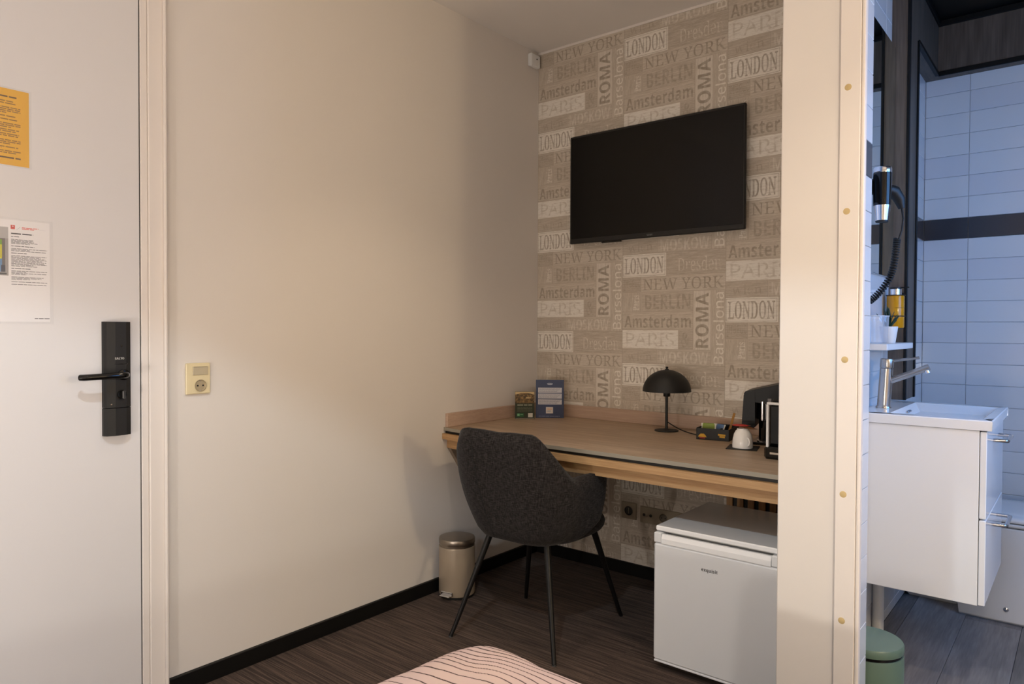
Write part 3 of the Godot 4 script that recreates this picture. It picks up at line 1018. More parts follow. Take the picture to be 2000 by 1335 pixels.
	obj("printed_front", MB.new().sheet(Vector3(-0.049, 0.138, 0.0002), Vector3(0.098, 0, 0), Vector3(0, -0.136, 0)), paper_tex(green_card_picture()), g)
	obj("foot", MB.new().box(Vector3(0, 0.002, 0.006), Vector3(0.1, 0.004, 0.016), 0.0015), mat(Color(0.55, 0.52, 0.46), 0.2), g)
	var b := thing("brochure", "blue folder with pale text panels standing in the desk corner", "brochure", Vector3(0.176, H, 0.125), deg_to_rad(36))
	var bt := Basis(Vector3(1, 0, 0), deg_to_rad(-5))
	var bb := MB.new()
	bb.box(bt * Vector3(0, 0.0995, -0.002), Vector3(0.146, 0.199, 0.0035), 0.0005, bt)
	bb.box(Vector3(0, 0.08, -0.04), Vector3(0.05, 0.16, 0.002), 0.0, Basis(Vector3(1, 0, 0), deg_to_rad(14)))
	obj("card_stand", bb, mat(Color(0.68, 0.62, 0.52), 0.5), b)
	obj("printed_front", MB.new().sheet(bt * Vector3(-0.0715, 0.1975, 0.0002), bt * Vector3(0.1445, 0, 0), bt * Vector3(0, -0.1965, 0)), paper_tex(blue_folder_picture()), b)
	# tray of sachets
	var tb := thing("sachet_box", "open black tray with small yellow signs holding sachets and stirrers", "box", Vector3(1.108, H, 0.185), deg_to_rad(9))
	var bx := MB.new()
	bx.box(Vector3(0, 0.002, 0), Vector3(0.136, 0.004, 0.18))
	for s in [-1, 1]:
		bx.box(Vector3(0.0665 * s, 0.024, 0), Vector3(0.003, 0.048, 0.18), 0.001)
		bx.box(Vector3(0, 0.024, 0.0885 * s), Vector3(0.136, 0.048, 0.003), 0.001)
	obj("body", bx, M.matt_black, tb)
	obj("divider", MB.new().box(Vector3(0.018, 0.022, 0), Vector3(0.003, 0.04, 0.174)), M.matt_black, tb)
	var yl := mat(Color(0.80, 0.60, 0.05), 0.5)
	var arch := PackedVector2Array([Vector2(-0.018, 0), Vector2(0.018, 0), Vector2(0.014, 0.007), Vector2(0.007, 0.014), Vector2(-0.007, 0.014), Vector2(-0.014, 0.007)])
	obj("emblem", MB.new().prism(arch, 0.0005, Transform3D(Basis(), Vector3(-0.042, 0.011, 0.0902))), yl, tb, "yellow bridge-shaped emblem")
	obj("emblem", MB.new().box(Vector3(-0.042, 0.0075, 0.0903), Vector3(0.024, 0.0045, 0.0006)), mat(Color(0.62, 0.17, 0.08), 0.5), tb, "red bar under the emblem")
	obj("emblem", MB.new().box(Vector3(0.038, 0.0245, 0.0903), Vector3(0.030, 0.007, 0.0006), 0.0, Basis(Vector3(0, 0, 1), -0.06)), yl, tb, "yellow bar of print")
	obj("emblem", MB.new().box(Vector3(0.040, 0.0165, 0.0903), Vector3(0.022, 0.006, 0.0006), 0.0, Basis(Vector3(0, 0, 1), -0.06)), yl, tb, "yellow bar of print")
	sachet("green and white sachet sticking up at the left of the black tray", Vector3(1.075, H + 0.046, 0.205), 0.25, 1.25, Color(0.50, 0.58, 0.22), Vector2(0.052, 0.03))
	sachet("blue and white sachet lying in the middle of the black tray", Vector3(1.112, H + 0.044, 0.172), -0.3, 1.1, Color(0.36, 0.48, 0.66), Vector2(0.042, 0.026))
	var sk := obj("stirrer", MB.new().box(Vector3.ZERO, Vector3(0.010, 0.11, 0.0018), 0.0006), mat(Color(0.66, 0.47, 0.20), 0.6))
	sk.position = Vector3(1.140, H + 0.051, 0.12)
	sk.rotation = Vector3(-0.45, 0.4, -0.25)
	tag(sk, "flat wooden stirrer leaning up out of the black tray", "stirrer")
	# cup upside down on a coaster
	var co := obj("coaster", MB.new().box(Vector3(0, 0.0016, 0), Vector3(0.115, 0.003, 0.115), 0.001), mat(Color(0.07, 0.07, 0.075), 0.6))
	co.position = Vector3(1.292, H, 0.378)
	co.rotation.y = deg_to_rad(14)
	tag(co, "square black coaster under the white cup", "coaster")
	var cup := thing("cup", "white espresso cup turned upside down on the black coaster", "cup", Vector3(1.293, H + 0.0032, 0.385))
	var pr := [Vector2(0.0362, 0.0), Vector2(0.0385, 0.0005), Vector2(0.0388, 0.012), Vector2(0.037, 0.034), Vector2(0.0325, 0.053), Vector2(0.0255, 0.066), Vector2(0.0215, 0.069), Vector2(0.021, 0.074), Vector2(0.018, 0.074), Vector2(0.0175, 0.070), Vector2(0, 0.070)]
	var pin := [Vector2(0, 0.066), Vector2(0.022, 0.063), Vector2(0.031, 0.05), Vector2(0.0345, 0.033), Vector2(0.0362, 0.012), Vector2(0.0362, 0.0)]
	pr.reverse()
	pin.reverse()
	obj("body", MB.new().lathe(pr + pin, Transform3D(), 36), M.gloss_white, cup)
	var ear := []
	for k in 11:
		var a := -PI / 2 + PI * k / 10.0
		ear.append(Vector3(0.035 + 0.014 * cos(a), 0.026 + 0.015 * sin(a), 0))
	var eh := obj("handle", MB.new().tube(ear, 0.0035, 8), M.gloss_white, cup)
	eh.rotation.y = deg_to_rad(-38)
	sachet("long red and brown sugar sachet lying across the upturned cup", Vector3(1.283, H + 0.0885, 0.384), 0.30, 0.0, Color(0.68, 0.13, 0.07), Vector2(0.066, 0.02))
	sachet("long olive brown sugar sachet under the red one on the upturned cup", Vector3(1.309, H + 0.0800, 0.372), -0.5, 0.0, Color(0.42, 0.27, 0.14), Vector2(0.08, 0.016))
	coffee_maker()
	capsule_machine()

func sachet(label: String, at: Vector3, turn: float, tilt: float, c: Color, s: Vector2) -> void:
	var t := thing("sachet", label, "sachet", at, turn)
	t.rotation.x = tilt
	var rows := []
	for i in 9:
		var u := -1.0 + 2.0 * i / 8.0
		var row := []
		for k in 12:
			var a := TAU * k / 12.0
			var th := 0.0042 * (1.0 - pow(absf(u), 3.0)) + 0.0004
			row.append(Vector3(u * s.x / 2, sin(a) * th, cos(a) * s.y / 2))
		rows.append(row)
	obj("packet", MB.new().grid(rows, false, true, true), mat(c, 0.4), t)
	for e in [-1, 1]:
		obj("crimped_end", MB.new().box(Vector3(e * s.x / 2, 0, 0), Vector3(0.010, 0.0012, s.y), 0.0004), mat(Color(0.85, 0.85, 0.80) if tilt > 0.0 else Color(0.40, 0.25, 0.15), 0.4), t)

func coffee_maker() -> void:
	var t := thing("coffee_maker", "tall black coffee maker with a glossy column behind the white cup", "coffee maker", Vector3(1.385, 0.753, 0.165), deg_to_rad(12))
	# side outline in (x, y): reservoir and brewing head overhanging a drip base
	var head := PackedVector2Array([Vector2(-0.150, 0.205), Vector2(-0.145, 0.212), Vector2(0.0, 0.250), Vector2(0.11, 0.262), Vector2(0.125, 0.250), Vector2(0.128, 0.012), Vector2(0.0, 0.012), Vector2(-0.02, 0.16), Vector2(-0.150, 0.175)])
	obj("body", MB.new().prism(head, 0.17, Transform3D(Basis(), Vector3(0, 0, -0.085))), M.dark_plastic, t)
	var hd := PackedVector2Array([Vector2(-0.151, 0.196), Vector2(-0.147, 0.205), Vector2(-0.108, 0.217), Vector2(-0.106, 0.075), Vector2(-0.116, 0.062), Vector2(-0.158, 0.068)])
	obj("jug_handle", MB.new().prism(hd, 0.107, Transform3D(Basis(), Vector3(0, 0, -0.02))), M.dark_plastic, t)
	obj("column", MB.new().lathe([Vector2(0, 0.012), Vector2(0.036, 0.012), Vector2(0.036, 0.10), Vector2(0.044, 0.102), Vector2(0.044, 0.19), Vector2(0, 0.19)], Transform3D(Basis(), Vector3(-0.062, 0, 0.04)), 32), M.gloss_black, t)
	obj("spout_tube", MB.new().lathe([Vector2(0, 0.1), Vector2(0.007, 0.1), Vector2(0.007, 0.175), Vector2(0, 0.175)], Transform3D(Basis(), Vector3(-0.078, 0, 0.086)), 16), M.chrome, t, "thin chrome tube")
	obj("water_window", MB.new().box(Vector3(-0.052, 0.145, 0.086), Vector3(0.014, 0.085, 0.006), 0.001), mat(Color(0.42, 0.42, 0.43), 0.1), t, "grey level window")
	obj("base", MB.new().box(Vector3(0.0, 0.006, 0.0), Vector3(0.24, 0.012, 0.18), 0.003), M.gloss_black, t)
	obj("drip_plate", MB.new().lathe([Vector2(0, 0.012), Vector2(0.042, 0.012), Vector2(0.042, 0.016), Vector2(0.036, 0.018), Vector2(0, 0.018)], Transform3D(Basis(), Vector3(-0.062, 0, 0.045)), 28), M.chrome, t, "chrome ring")

func capsule_machine() -> void:
	var t := thing("capsule_machine", "black and white capsule machine at the desk edge half hidden by the wall end", "coffee machine", Vector3(1.512, 0.753, 0.46))
	obj("base", MB.new().box(Vector3(0, 0.0225, 0), Vector3(0.155, 0.045, 0.19), 0.008), M.gloss_black, t)
	obj("body", MB.new().box(Vector3(0.004, 0.122, 0), Vector3(0.14, 0.152, 0.165), 0.01), M.dark_plastic, t)
	var fr := MB.new()
	fr.box(Vector3(-0.066, 0.118, 0.086), Vector3(0.009, 0.152, 0.012), 0.002)
	fr.box(Vector3(0.004, 0.198, 0.086), Vector3(0.146, 0.009, 0.012), 0.002)
	fr.box(Vector3(0.072, 0.118, 0.086), Vector3(0.009, 0.152, 0.012), 0.002)
	obj("white_frame", fr, M.white, t, "white front frame")
	obj("name_plate", MB.new().box(Vector3(-0.02, 0.022, 0.0955), Vector3(0.07, 0.007, 0.002), 0.0006), M.steel, t, "small silver plate")
	obj("lid", MB.new().box(Vector3(0.004, 0.204, -0.01), Vector3(0.13, 0.012, 0.14), 0.004), M.gloss_black, t)

# ------------------------------------------------------------------ chair
func smooth(a: float, b: float, x: float) -> float:
	var t := clampf((x - a) / (b - a), 0.0, 1.0)
	return t * t * (3.0 - 2.0 * t)

func shell_plan(l: float) -> Array:   # place and outward normal on the U outline, f positive to the front
	var a := 0.12
	var rc := 0.13
	var q := rc * PI / 2
	var s := signf(l)
	l = absf(l)
	if l < a:
		return [Vector2(l * s, -0.27), Vector2(0, -1)]
	if l < a + q:
		var t := (l - a) / rc
		return [Vector2((a + rc * sin(t)) * s, -0.27 + rc - rc * cos(t)), Vector2(sin(t) * s, -cos(t))]
	return [Vector2((a + rc) * s, -0.27 + rc + (l - a - q)), Vector2(s, 0)]

func shell_top(l: float) -> float:
	l = absf(l)
	return 0.820 - 0.168 * smooth(0.15, 0.34, l) - 0.004 * smooth(0.08, 0.0, l)

func chair() -> void:
	var turn := deg_to_rad(1)
	var o := Vector3(0.60, 0, 0.785)
	var t := thing("armchair", "dark grey upholstered tub chair on black metal legs drawn up to the desk", "chair", o, turn)
	# local x to the right, local -z to the front
	var L := 0.55
	var rows := []
	var n := 64
	for i in n + 1:
		var l := -L + 2.0 * L * i / n
		var pl := shell_plan(l)
		var end := clampf((L - absf(l)) / 0.05, 0.0, 1.0)
		var ro := sqrt(1.0 - (1.0 - end) * (1.0 - end))    # rounds the front of the arms
		var top := shell_top(l)
		var low := 0.402 + 0.06 * smooth(0.36, 0.54, absf(l))
		var mid := (top + low) / 2.0
		var t2 := mid + (top - mid) * (0.55 + 0.45 * ro)
		var b2 := mid + (low - mid) * (0.75 + 0.25 * ro)
		var th := 0.021 * (0.25 + 0.75 * ro)
		var row := []
		var m := 14
		for side in [1.0, -1.0]:
			for k in m + 1:
				var v := float(k) / m if side > 0.0 else 1.0 - float(k) / m
				var y := lerpf(b2, t2, v)
				var pin := 1.0 - (0.33 - 0.27 * smooth(0.3, 0.5, absf(l))) * pow(1.0 - v, 2.2)
				var c: Vector2 = pl[0]
				var p := Vector2(c.x * pin, (c.y + 0.02) * lerpf(0.72, 1.0, 1.0 - pow(1.0 - v, 2.0)) - 0.02)
				p.y -= 0.012 * v if absf(l) < 0.3 else 0.012 * v * smooth(0.45, 0.3, absf(l))
				var off: float = th * side * (1.0 if v < 0.999 else 0.55) * (1.0 if v > 0.001 else 0.5)
				p += pl[1] * off
				row.append(Vector3(p.x, y + (0.010 if v > 0.999 else 0.0), -p.y))
		rows.append(row)
	var sh := obj("shell", MB.new().grid(rows, false, true, true), M.weave, t)
	sh.position = Vector3(0.015, 0, 0)
	var seam := []
	for k in 18:
		var v := lerpf(0.02, 0.93, k / 17.0)
		var y := lerpf(0.40, 0.82, v)
		var l := -0.115 + 0.03 * (1.0 - v)
		var pl := shell_plan(l)
		var pin := 1.0 - 0.33 * pow(1.0 - v, 2.2)
		var c: Vector2 = pl[0]
		var p := Vector2(c.x * pin, (c.y + 0.02) * lerpf(0.72, 1.0, 1.0 - pow(1.0 - v, 2.0)) - 0.02)
		p.y -= 0.012 * v
		p += pl[1] * 0.0207
		seam.append(Vector3(p.x, y, -p.y))
	obj("seam", MB.new().tube(seam, 0.0016, 6), mat(Color(0.07, 0.065, 0.06), 0.9), sh)
	# padded seat
	var srows := []
	for i in 9:
		var a := -PI / 2 + PI * i / 8.0
		var y := 0.432 + 0.036 * sin(a)
		var grow := -0.036 * (1.0 - cos(a))
		var row := []
		for k in 48:
			var q := TAU * k / 48.0
			var cx := signf(cos(q)) * pow(absf(cos(q)), 0.6)
			var cz := signf(sin(q)) * pow(absf(sin(q)), 0.7)
			row.append(Vector3((0.225 + grow) * cx + 0.012, y, -0.025 + (0.225 + grow) * cz))
		srows.append(row)
	obj("seat", MB.new().grid(srows, false, true, true), M.weave, t)
	obj("seat_frame", MB.new().box(Vector3(-0.01, 0.392, 0), Vector3(0.27, 0.016, 0.27), 0.003), M.matt_black, t)
	var legm := mat(Color(0.06, 0.056, 0.055), 0.42, 0.0, 0.4)
	var feet := [Vector3(0.399, 0, 1.083), Vector3(0.855, 0, 1.02), Vector3(0.381, 0, 0.58), Vector3(0.813, 0, 0.479)]
	var tops := [Vector2(-0.13, 0.14), Vector2(0.14, 0.13), Vector2(-0.12, -0.12), Vector2(0.18, -0.14)]
	var inv := Transform3D(Basis(Vector3.UP, turn), o).affine_inverse()
	for k in 4:
		var f: Vector3 = inv * feet[k]
		var h := Vector3(tops[k].x, 0.395, tops[k].y)
		var lg := obj("leg", MB.new().tube([h, h.lerp(f, 0.1), h.lerp(f, 0.9), f + Vector3(0, 0.004, 0)], [0.0135, 0.0132, 0.0085, 0.008], 14), legm, t)
		obj("glide", MB.new().tube([f + Vector3(0, 0.0045, 0), f + Vector3(0, 0.0005, 0)], 0.0078, 10), mat(Color(0.3, 0.3, 0.3), 0.5), lg)

# ------------------------------------------------------------------ television
func television() -> void:
	var t := thing("television", "black flat television hung on the city wallpaper", "television", Vector3(0.7065, 1.923, 0.0))
	obj("wall_bracket", MB.new().box(Vector3(0, 0, 0.011), Vector3(0.3, 0.22, 0.02), 0.003), M.black, t)
	obj("back_cover", MB.new().box(Vector3(0, -0.03, 0.0285), Vector3(0.74, 0.42, 0.025), 0.008), M.black, t)
	obj("casing", MB.new().box(Vector3(0, 0, 0.0465), Vector3(0.917, 0.546, 0.018), 0.003), M.matt_black, t)
	obj("screen", MB.new().box(Vector3(0, 0.007, 0.0560), Vector3(0.899, 0.512, 0.0016), 0.0004), mat(Color(0.012, 0.011, 0.010), 0.16, 0.0, 0.4), t)
	obj("sensor_bump", MB.new().box(Vector3(-0.215, -0.2765, 0.046), Vector3(0.11, 0.008, 0.014), 0.002), M.gloss_black, t)
	lettering("SONY", 0.0085, 700, mat(Color(0.42, 0.42, 0.42), 0.4), t, Transform3D(Basis(), Vector3(0.0, -0.2615, 0.0556)))

# ------------------------------------------------------------------ fridge
func fridge() -> void:
	var t := thing("fridge", "small white fridge under the right end of the desk", "fridge", Vector3(1.134, 0, 0.0))
	var w := 0.446
	obj("body", span(0.0, w, 0.018, 0.492, 0.335, 0.742, 0.004), M.white, t)
	obj("worktop", MB.new().box(Vector3(w / 2, 0.502, 0.5625), Vector3(w, 0.018, 0.455), 0.004), M.gloss_white, t)
	var dr := obj("door", span(0.0, w, 0.034, 0.452, 0.746, 0.803, 0.006), M.white, t)
	obj("bottom_trim", span(0.002, w - 0.002, 0.026, 0.0335, 0.75, 0.801, 0.002), M.gloss_white, dr)
	# grip along the top of the door: a recessed channel below the worktop edge
	var grip := PackedVector2Array([Vector2(0.746, 0.454), Vector2(0.803, 0.454), Vector2(0.803, 0.471), Vector2(0.797, 0.486), Vector2(0.786, 0.486), Vector2(0.780, 0.474), Vector2(0.746, 0.474)])
	obj("grip", MB.new().prism(grip, w - 0.06, Transform3D(Basis(Vector3(0, 0, 1), Vector3(0, 1, 0), Vector3(1, 0, 0)), Vector3(0.03, 0, 0))), M.gloss_white, dr)
	for x in [0.0, w - 0.029]:
		obj("grip_end", span(x, x + 0.029, 0.454, 0.490, 0.746, 0.803, 0.003), M.white, dr)
	lettering("exquisit", 0.011, 700, mat(Color(0.28, 0.27, 0.27), 0.4), dr, Transform3D(Basis(), Vector3(w * 0.47, 0.395, 0.8032)))
	for x in [0.04, w - 0.04]:
		for z in [0.37, 0.70]:
			obj("foot", MB.new().lathe([Vector2(0, 0), Vector2(0.016, 0), Vector2(0.016, 0.014), Vector2(0.012, 0.02), Vector2(0, 0.02)], Transform3D(Basis(), Vector3(x, 0, z)), 16), M.black, t)

# ------------------------------------------------------------------ on the floor
func pedal_bin(label: String, at: Vector3, r: float, h: float, body: Material, lid: Material, band: Material, pedal_turn: float) -> void:
	var t := thing("pedal_bin", label, "bin", at)
	obj("body", MB.new().lathe([Vector2(0, 0.012), Vector2(r * 0.985, 0.012), Vector2(r, 0.02), Vector2(r, h * 0.83), Vector2(r * 0.985, h * 0.85), Vector2(0, h * 0.85)], Transform3D(), 48), body, t)
	obj("foot_ring", MB.new().lathe([Vector2(0, 0), Vector2(r * 0.97, 0), Vector2(r * 0.97, 0.014), Vector2(0, 0.014)], Transform3D(), 40), M.black, t)
	obj("rim", MB.new().lathe([Vector2(0, h * 0.85), Vector2(r * 0.95, h * 0.85), Vector2(r * 0.95, h * 0.89), Vector2(0, h * 0.89)], Transform3D(), 40), band, t)
	obj("lid", MB.new().lathe([Vector2(0, h * 0.89), Vector2(r * 0.99, h * 0.89), Vector2(r, h * 0.9), Vector2(r, h * 0.965), Vector2(r * 0.97, h * 0.985), Vector2(r * 0.6, h * 0.996), Vector2(0, h)], Transform3D(), 48), lid, t)
	var pd := MB.new()
	pd.box(Vector3(0, 0.022, r + 0.012), Vector3(0.055, 0.008, 0.03), 0.003)
	pd.box(Vector3(0, 0.028, r + 0.004), Vector3(0.062, 0.02, 0.008), 0.003)
	var p := obj("pedal", pd, M.chrome, t)
	p.rotation.y = pedal_turn

func floor_things() -> void:
	var beige := mat(Color(0.70, 0.64, 0.56), 0.35, 0.35)
	pedal_bin("small beige metal pedal bin with a steel lid beside the chair", Vector3(0.104, 0.0, 0.738), 0.0825, 0.268, beige, M.steel, M.steel, deg_to_rad(12))
	# slatted wood panel behind the fridge
	var s := thing("slat_panel", "upright wood slats on a black panel behind the fridge", "wall panel", Vector3(0, 0, 0.0008))
	obj("backing", span(1.082, 1.597, 0.062, 0.654, 0.0, 0.010), M.black, s)
	for k in 11:
		var x := 1.082 + k * 0.0482
		obj("slat", span(x, minf(x + 0.0285, 1.597), 0.062, 0.654, 0.010, 0.022, 0.001), M.rail_up, s)

# ------------------------------------------------------------------ bed in the foreground
func bed() -> void:
	var b := thing("bed", "bed behind the camera under the patterned bedspread", "bed", Vector3(1.7375, 0, 3.0))
	obj("base", MB.new().box(Vector3(0, 0.2, 0.02), Vector3(0.80, 0.3, 1.95), 0.01), mat(Color(0.25, 0.22, 0.2)), b)
	obj("mattress", MB.new().box(Vector3(0, 0.44, 0.02), Vector3(0.84, 0.18, 1.98), 0.03), M.white, b)
	for s in [-1, 1]:
		for q in [-1, 1]:
			obj("leg", MB.new().lathe([Vector2(0, 0), Vector2(0.025, 0), Vector2(0.03, 0.05), Vector2(0, 0.05)], Transform3D(Basis(), Vector3(0.36 * s, 0, 0.02 + 0.9 * q)), 12), M.black, b)
	# bedspread: rings from the middle of the top out over the rounded edge and down
	var x0 := 1.285
	var x1 := 2.19
	var z0 := 1.94
	var z1 := 4.06
	var rc := 0.10
	var wob := noise(131, 1.0, 2)
	var edge := []
	var cs := [[Vector2(x0 + rc, z0 + rc), PI], [Vector2(x1 - rc, z0 + rc), 1.5 * PI], [Vector2(x1 - rc, z1 - rc), 0.0], [Vector2(x0 + rc, z1 - rc), 0.5 * PI]]
	for c in 4:
		for k in 13:
			var a: float = cs[c][1] + PI / 2 * k / 12.0
			edge.append([cs[c][0] + Vector2(cos(a), sin(a)) * rc, Vector2(cos(a), sin(a))])
		var pa: Vector2 = edge[-1][0]
		var nx: Vector2 = cs[(c + 1) % 4][0]
		var a2: float = cs[(c + 1) % 4][1]
		var pb := nx + Vector2(cos(a2), sin(a2)) * rc
		for k in range(1, 40):
			edge.append([pa.lerp(pb, k / 40.0), edge[-1][1]])
	var rows := []
	var uvs := PackedVector2Array()
	var rings := [[-2.0, 0.0], [-1.0, 0.0], [-0.09, 0.0], [-0.06, 0.0], [-0.04, -0.003], [-0.022, -0.010], [-0.009, -0.022], [-0.002, -0.04], [0.0, -0.07], [0.006, -0.14], [0.012, -0.24], [0.02, -0.36], [0.022, -0.43]]
	for q in rings:
		var row := []
		for e in edge:
			var p: Vector2 = e[0]
			var nn: Vector2 = e[1]
			var c := Vector2((x0 + x1) / 2, clampf(p.y, z0 + 0.6, z1 - 0.6))
			var w := wob.get_noise_2d(p.x * 7.0, p.y * 7.0)
			if q[0] <= -1.0:
				p = p.lerp(c, 0.93 if q[0] < -1.5 else 0.45)
			else:
				p += nn * (q[0] + 0.010 * w * clampf(-q[1] * 5.0, 0.15, 1.0))
			var y: float = 0.552 + q[1] + (0.010 * wob.get_noise_2d(p.x * 4.0 + 7.0, p.y * 4.0) if q[0] > -1.0 else 0.006)
			row.append(Vector3(p.x, y, p.y))
			uvs.append(Vector2((p.x - x0 + nn.x * minf(0.0, q[1])) / 1.2, (p.y - z0 - nn.y * q[1] * (-1.0 if nn.y < 0 else 1.0) * (1.0 if nn.y < 0 else 1.0)) / 1.2 + 0.4))
		rows.append(row)
	var spread := mat(Color(1, 1, 1), 0.9, 0.0, 0.2)
	spread.albedo_texture = bedspread_picture(1100)
	var o := obj("bedspread", MB.new().grid(rows, false, true, true, true, uvs), spread)
	tag(o, "dusty pink bedspread printed with thin dark wavy lines", "bedspread")

# ------------------------------------------------------------------ bathroom things
func bathroom_things() -> void:
	var xw := 1.7005
	# mirror
	var m := thing("mirror", "tall mirror on the tiled wall above the washbasin", "mirror", Vector3(xw, 0, 0))
	obj("backing", span(0.0, 0.010, 1.425, 2.338, -0.096, 0.36), M.white, m)
	obj("glass", span(0.010, 0.0155, 1.423, 2.340, -0.0965, 0.362, 0.001), mat(Color(0.86, 0.9, 0.9), 0.02, 1.0), m)
	# vanity
	var v := thing("vanity_unit", "white wall-hung washbasin cabinet with two drawers", "cabinet", Vector3(xw, 0, 0))
	obj("body", span(0.0, 0.368, 0.346, 0.899, -0.095, 0.435, 0.002), M.gloss_white, v)
	for y in [[0.349, 0.617], [0.622, 0.896]]:
		var d := obj("drawer", span(0.370, 0.388, y[0], y[1], -0.095, 0.435, 0.002), M.gloss_white, v)
		var hy: float = y[1] - 0.045
		var hd := MB.new()
		var z0 := 0.10
		var z1 := 0.26
		hd.tube([Vector3(0.386, hy, z0), Vector3(0.420, hy, z0), Vector3(0.428, hy, z0 + 0.006), Vector3(0.428, hy, z1 - 0.006), Vector3(0.420, hy, z1), Vector3(0.386, hy, z1)], 0.006, 10)
		obj("handle", hd, M.chrome, d, "chrome bar handle")
	# basin: slab with a shallow rectangular bowl
	var bz0 := -0.096
	var bz1 := 0.442
	var top := 0.932
	var low := 0.9005
	var b := thing("washbasin", "white rectangular washbasin with a shallow bowl on the cabinet", "washbasin", Vector3(xw, 0, 0))
	var oo := [Vector2(0.0, bz0), Vector2(0.402, bz0), Vector2(0.402, bz1), Vector2(0.0, bz1)]
	var ii := [Vector2(0.11, bz0 + 0.05), Vector2(0.372, bz0 + 0.05), Vector2(0.372, bz1 - 0.05), Vector2(0.11, bz1 - 0.05)]
	var jj := [Vector2(0.135, bz0 + 0.10), Vector2(0.345, bz0 + 0.10), Vector2(0.345, bz1 - 0.10), Vector2(0.135, bz1 - 0.10)]
	var bs := MB.new()
	var ring := func(p: Array, y: float, grow: float) -> Array:
		var r := []
		var mid := Vector2.ZERO
		for q in p:
			mid += q / 4.0
		for k in 4:
			var q: Vector2 = p[k]
			r.append(Vector3(q.x + signf(q.x - mid.x) * grow, y, q.y + signf(q.y - mid.y) * grow))
		return r
	var lv := [ring.call(oo, low, -0.001), ring.call(oo, top - 0.003, 0.0), ring.call(oo, top, -0.003), ring.call(ii, top, 0.003), ring.call(ii, top - 0.003, 0.0), ring.call(jj, top - 0.028, 0.0)]
	for k in lv.size() - 1:
		for q in 4:
			var a: Vector3 = lv[k][q]
			var a2: Vector3 = lv[k][(q + 1) % 4]
			var c: Vector3 = lv[k + 1][q]
			var c2: Vector3 = lv[k + 1][(q + 1) % 4]
			bs.sheet(c, c2 - c, a - c) if k < 3 else bs.piece(PackedVector3Array([a, a2, c2, c]), PackedVector3Array(), PackedVector2Array(), PackedInt32Array([0, 2, 1, 0, 3, 2]), false)
	bs.sheet(lv[5][0], lv[5][1] - lv[5][0], lv[5][3] - lv[5][0])
	bs.sheet(lv[0][3], lv[0][2] - lv[0][3], lv[0][0] - lv[0][3])
	obj("basin", bs, M.gloss_white, b)
	obj("overflow_cap", MB.new().box(Vector3(0.128, top - 0.012, 0.175), Vector3(0.004, 0.008, 0.05), 0.0015, Basis(Vector3(0, 0, 1), 0.7)), mat(Color(0.5, 0.52, 0.56), 0.3, 0.6), b)
	obj("drain", MB.new().lathe([Vector2(0, 0), Vector2(0.022, 0), Vector2(0.02, 0.004), Vector2(0, 0.005)], Transform3D(Basis(), Vector3(0.19, top - 0.0285, 0.175)), 20), M.chrome, b)
	# tap
	var t := thing("tap", "brushed steel mixer tap with a slanted spout and a thin lever", "tap", Vector3(xw + 0.055, top + 0.0005, 0.235))
	var brushed := mat(Color(0.72, 0.69, 0.66), 0.22, 1.0)
	var lean := Vector3(0.010, 0.178, 0.0)
	obj("body", MB.new().tube([Vector3(0, 0, 0), Vector3(0, 0.004, 0), lean * 0.04 + Vector3.ZERO, lean * 0.8], [0.026, 0.026, 0.0225, 0.0215], 24), brushed, t)
	obj("cap", MB.new().tube([lean * 0.805, lean * 0.83, lean * 0.985, lean], [0.020, 0.0225, 0.0225, 0.020], 24), brushed, t)
	obj("spout", MB.new().tube([Vector3(0.012, 0.095, 0), Vector3(0.08, 0.124, 0), Vector3(0.142, 0.152, 0)], 0.0115, 16), brushed, t)
	obj("aerator", MB.new().tube([Vector3(0.133, 0.146, 0), Vector3(0.138, 0.131, 0)], 0.009, 14), M.chrome, t)
	obj("lever", MB.new().tube([Vector3(0.026, 0.170, 0), Vector3(0.112, 0.184, 0)], 0.0048, 12), brushed, t)
	# waste pipe below
	var wp := MB.new()
	wp.tube([Vector3(1.7215, 0.0305, 0.115), Vector3(1.7215, 0.3455, 0.115)], 0.02, 20)
	var po := obj("waste_pipe", wp, M.white)
	tag(po, "white waste pipe running down to the floor under the cabinet", "pipe")
	# shelf and what stands on it
	var sh := obj("shelf", span(xw, 1.80, 1.144, 1.166, -0.04, 0.412, 0.002), M.white)
	tag(sh, "thin white shelf under the mirror", "shelf")
	for q in [["clear plastic tumbler at the near edge of the white shelf", Vector3(1.752, 1.1665, 0.373)], ["clear plastic tumbler half hidden behind the nearer one", Vector3(1.752, 1.1665, 0.302)]]:
		tumbler(q[0], q[1])
	plant(Vector3(1.768, 1.1665, 0.232))
	soap(Vector3(1.7435, 1.223, -0.006))
	dryer()
	toilet()
	var green := mat(Color(0.40, 0.49, 0.42), 0.35)
	pedal_bin("sage green pedal bin on the grey bathroom floor", Vector3(1.822, 0.03, 0.735), 0.098, 0.252, green, green, M.gloss_black, deg_to_rad(75))

func tumbler(label: String, at: Vector3) -> void:
	var t := thing("tumbler", label, "cup", at, 0.0, "clear tumblers on the bathroom shelf")
	var clear := mat(Color(0.92, 0.95, 1.0, 0.10), 0.06)
	clear.transparency = BaseMaterial3D.TRANSPARENCY_ALPHA
	obj("body", MB.new().lathe([Vector2(0, 0.001), Vector2(0.024, 0.0), Vector2(0.026, 0.003), Vector2(0.031, 0.095), Vector2(0.0322, 0.096), Vector2(0.0310, 0.097), Vector2(0.0298, 0.095), Vector2(0.0245, 0.005), Vector2(0, 0.004)], Transform3D(), 24), clear, t)
	obj("rim", MB.new().tube(range(20).map(func(k): return Vector3(0.0315 * cos(TAU * k / 20), 0.0965, 0.0315 * sin(TAU * k / 20))), 0.0014, 6, true), mat(Color(0.9, 0.92, 0.95), 0.1), t)

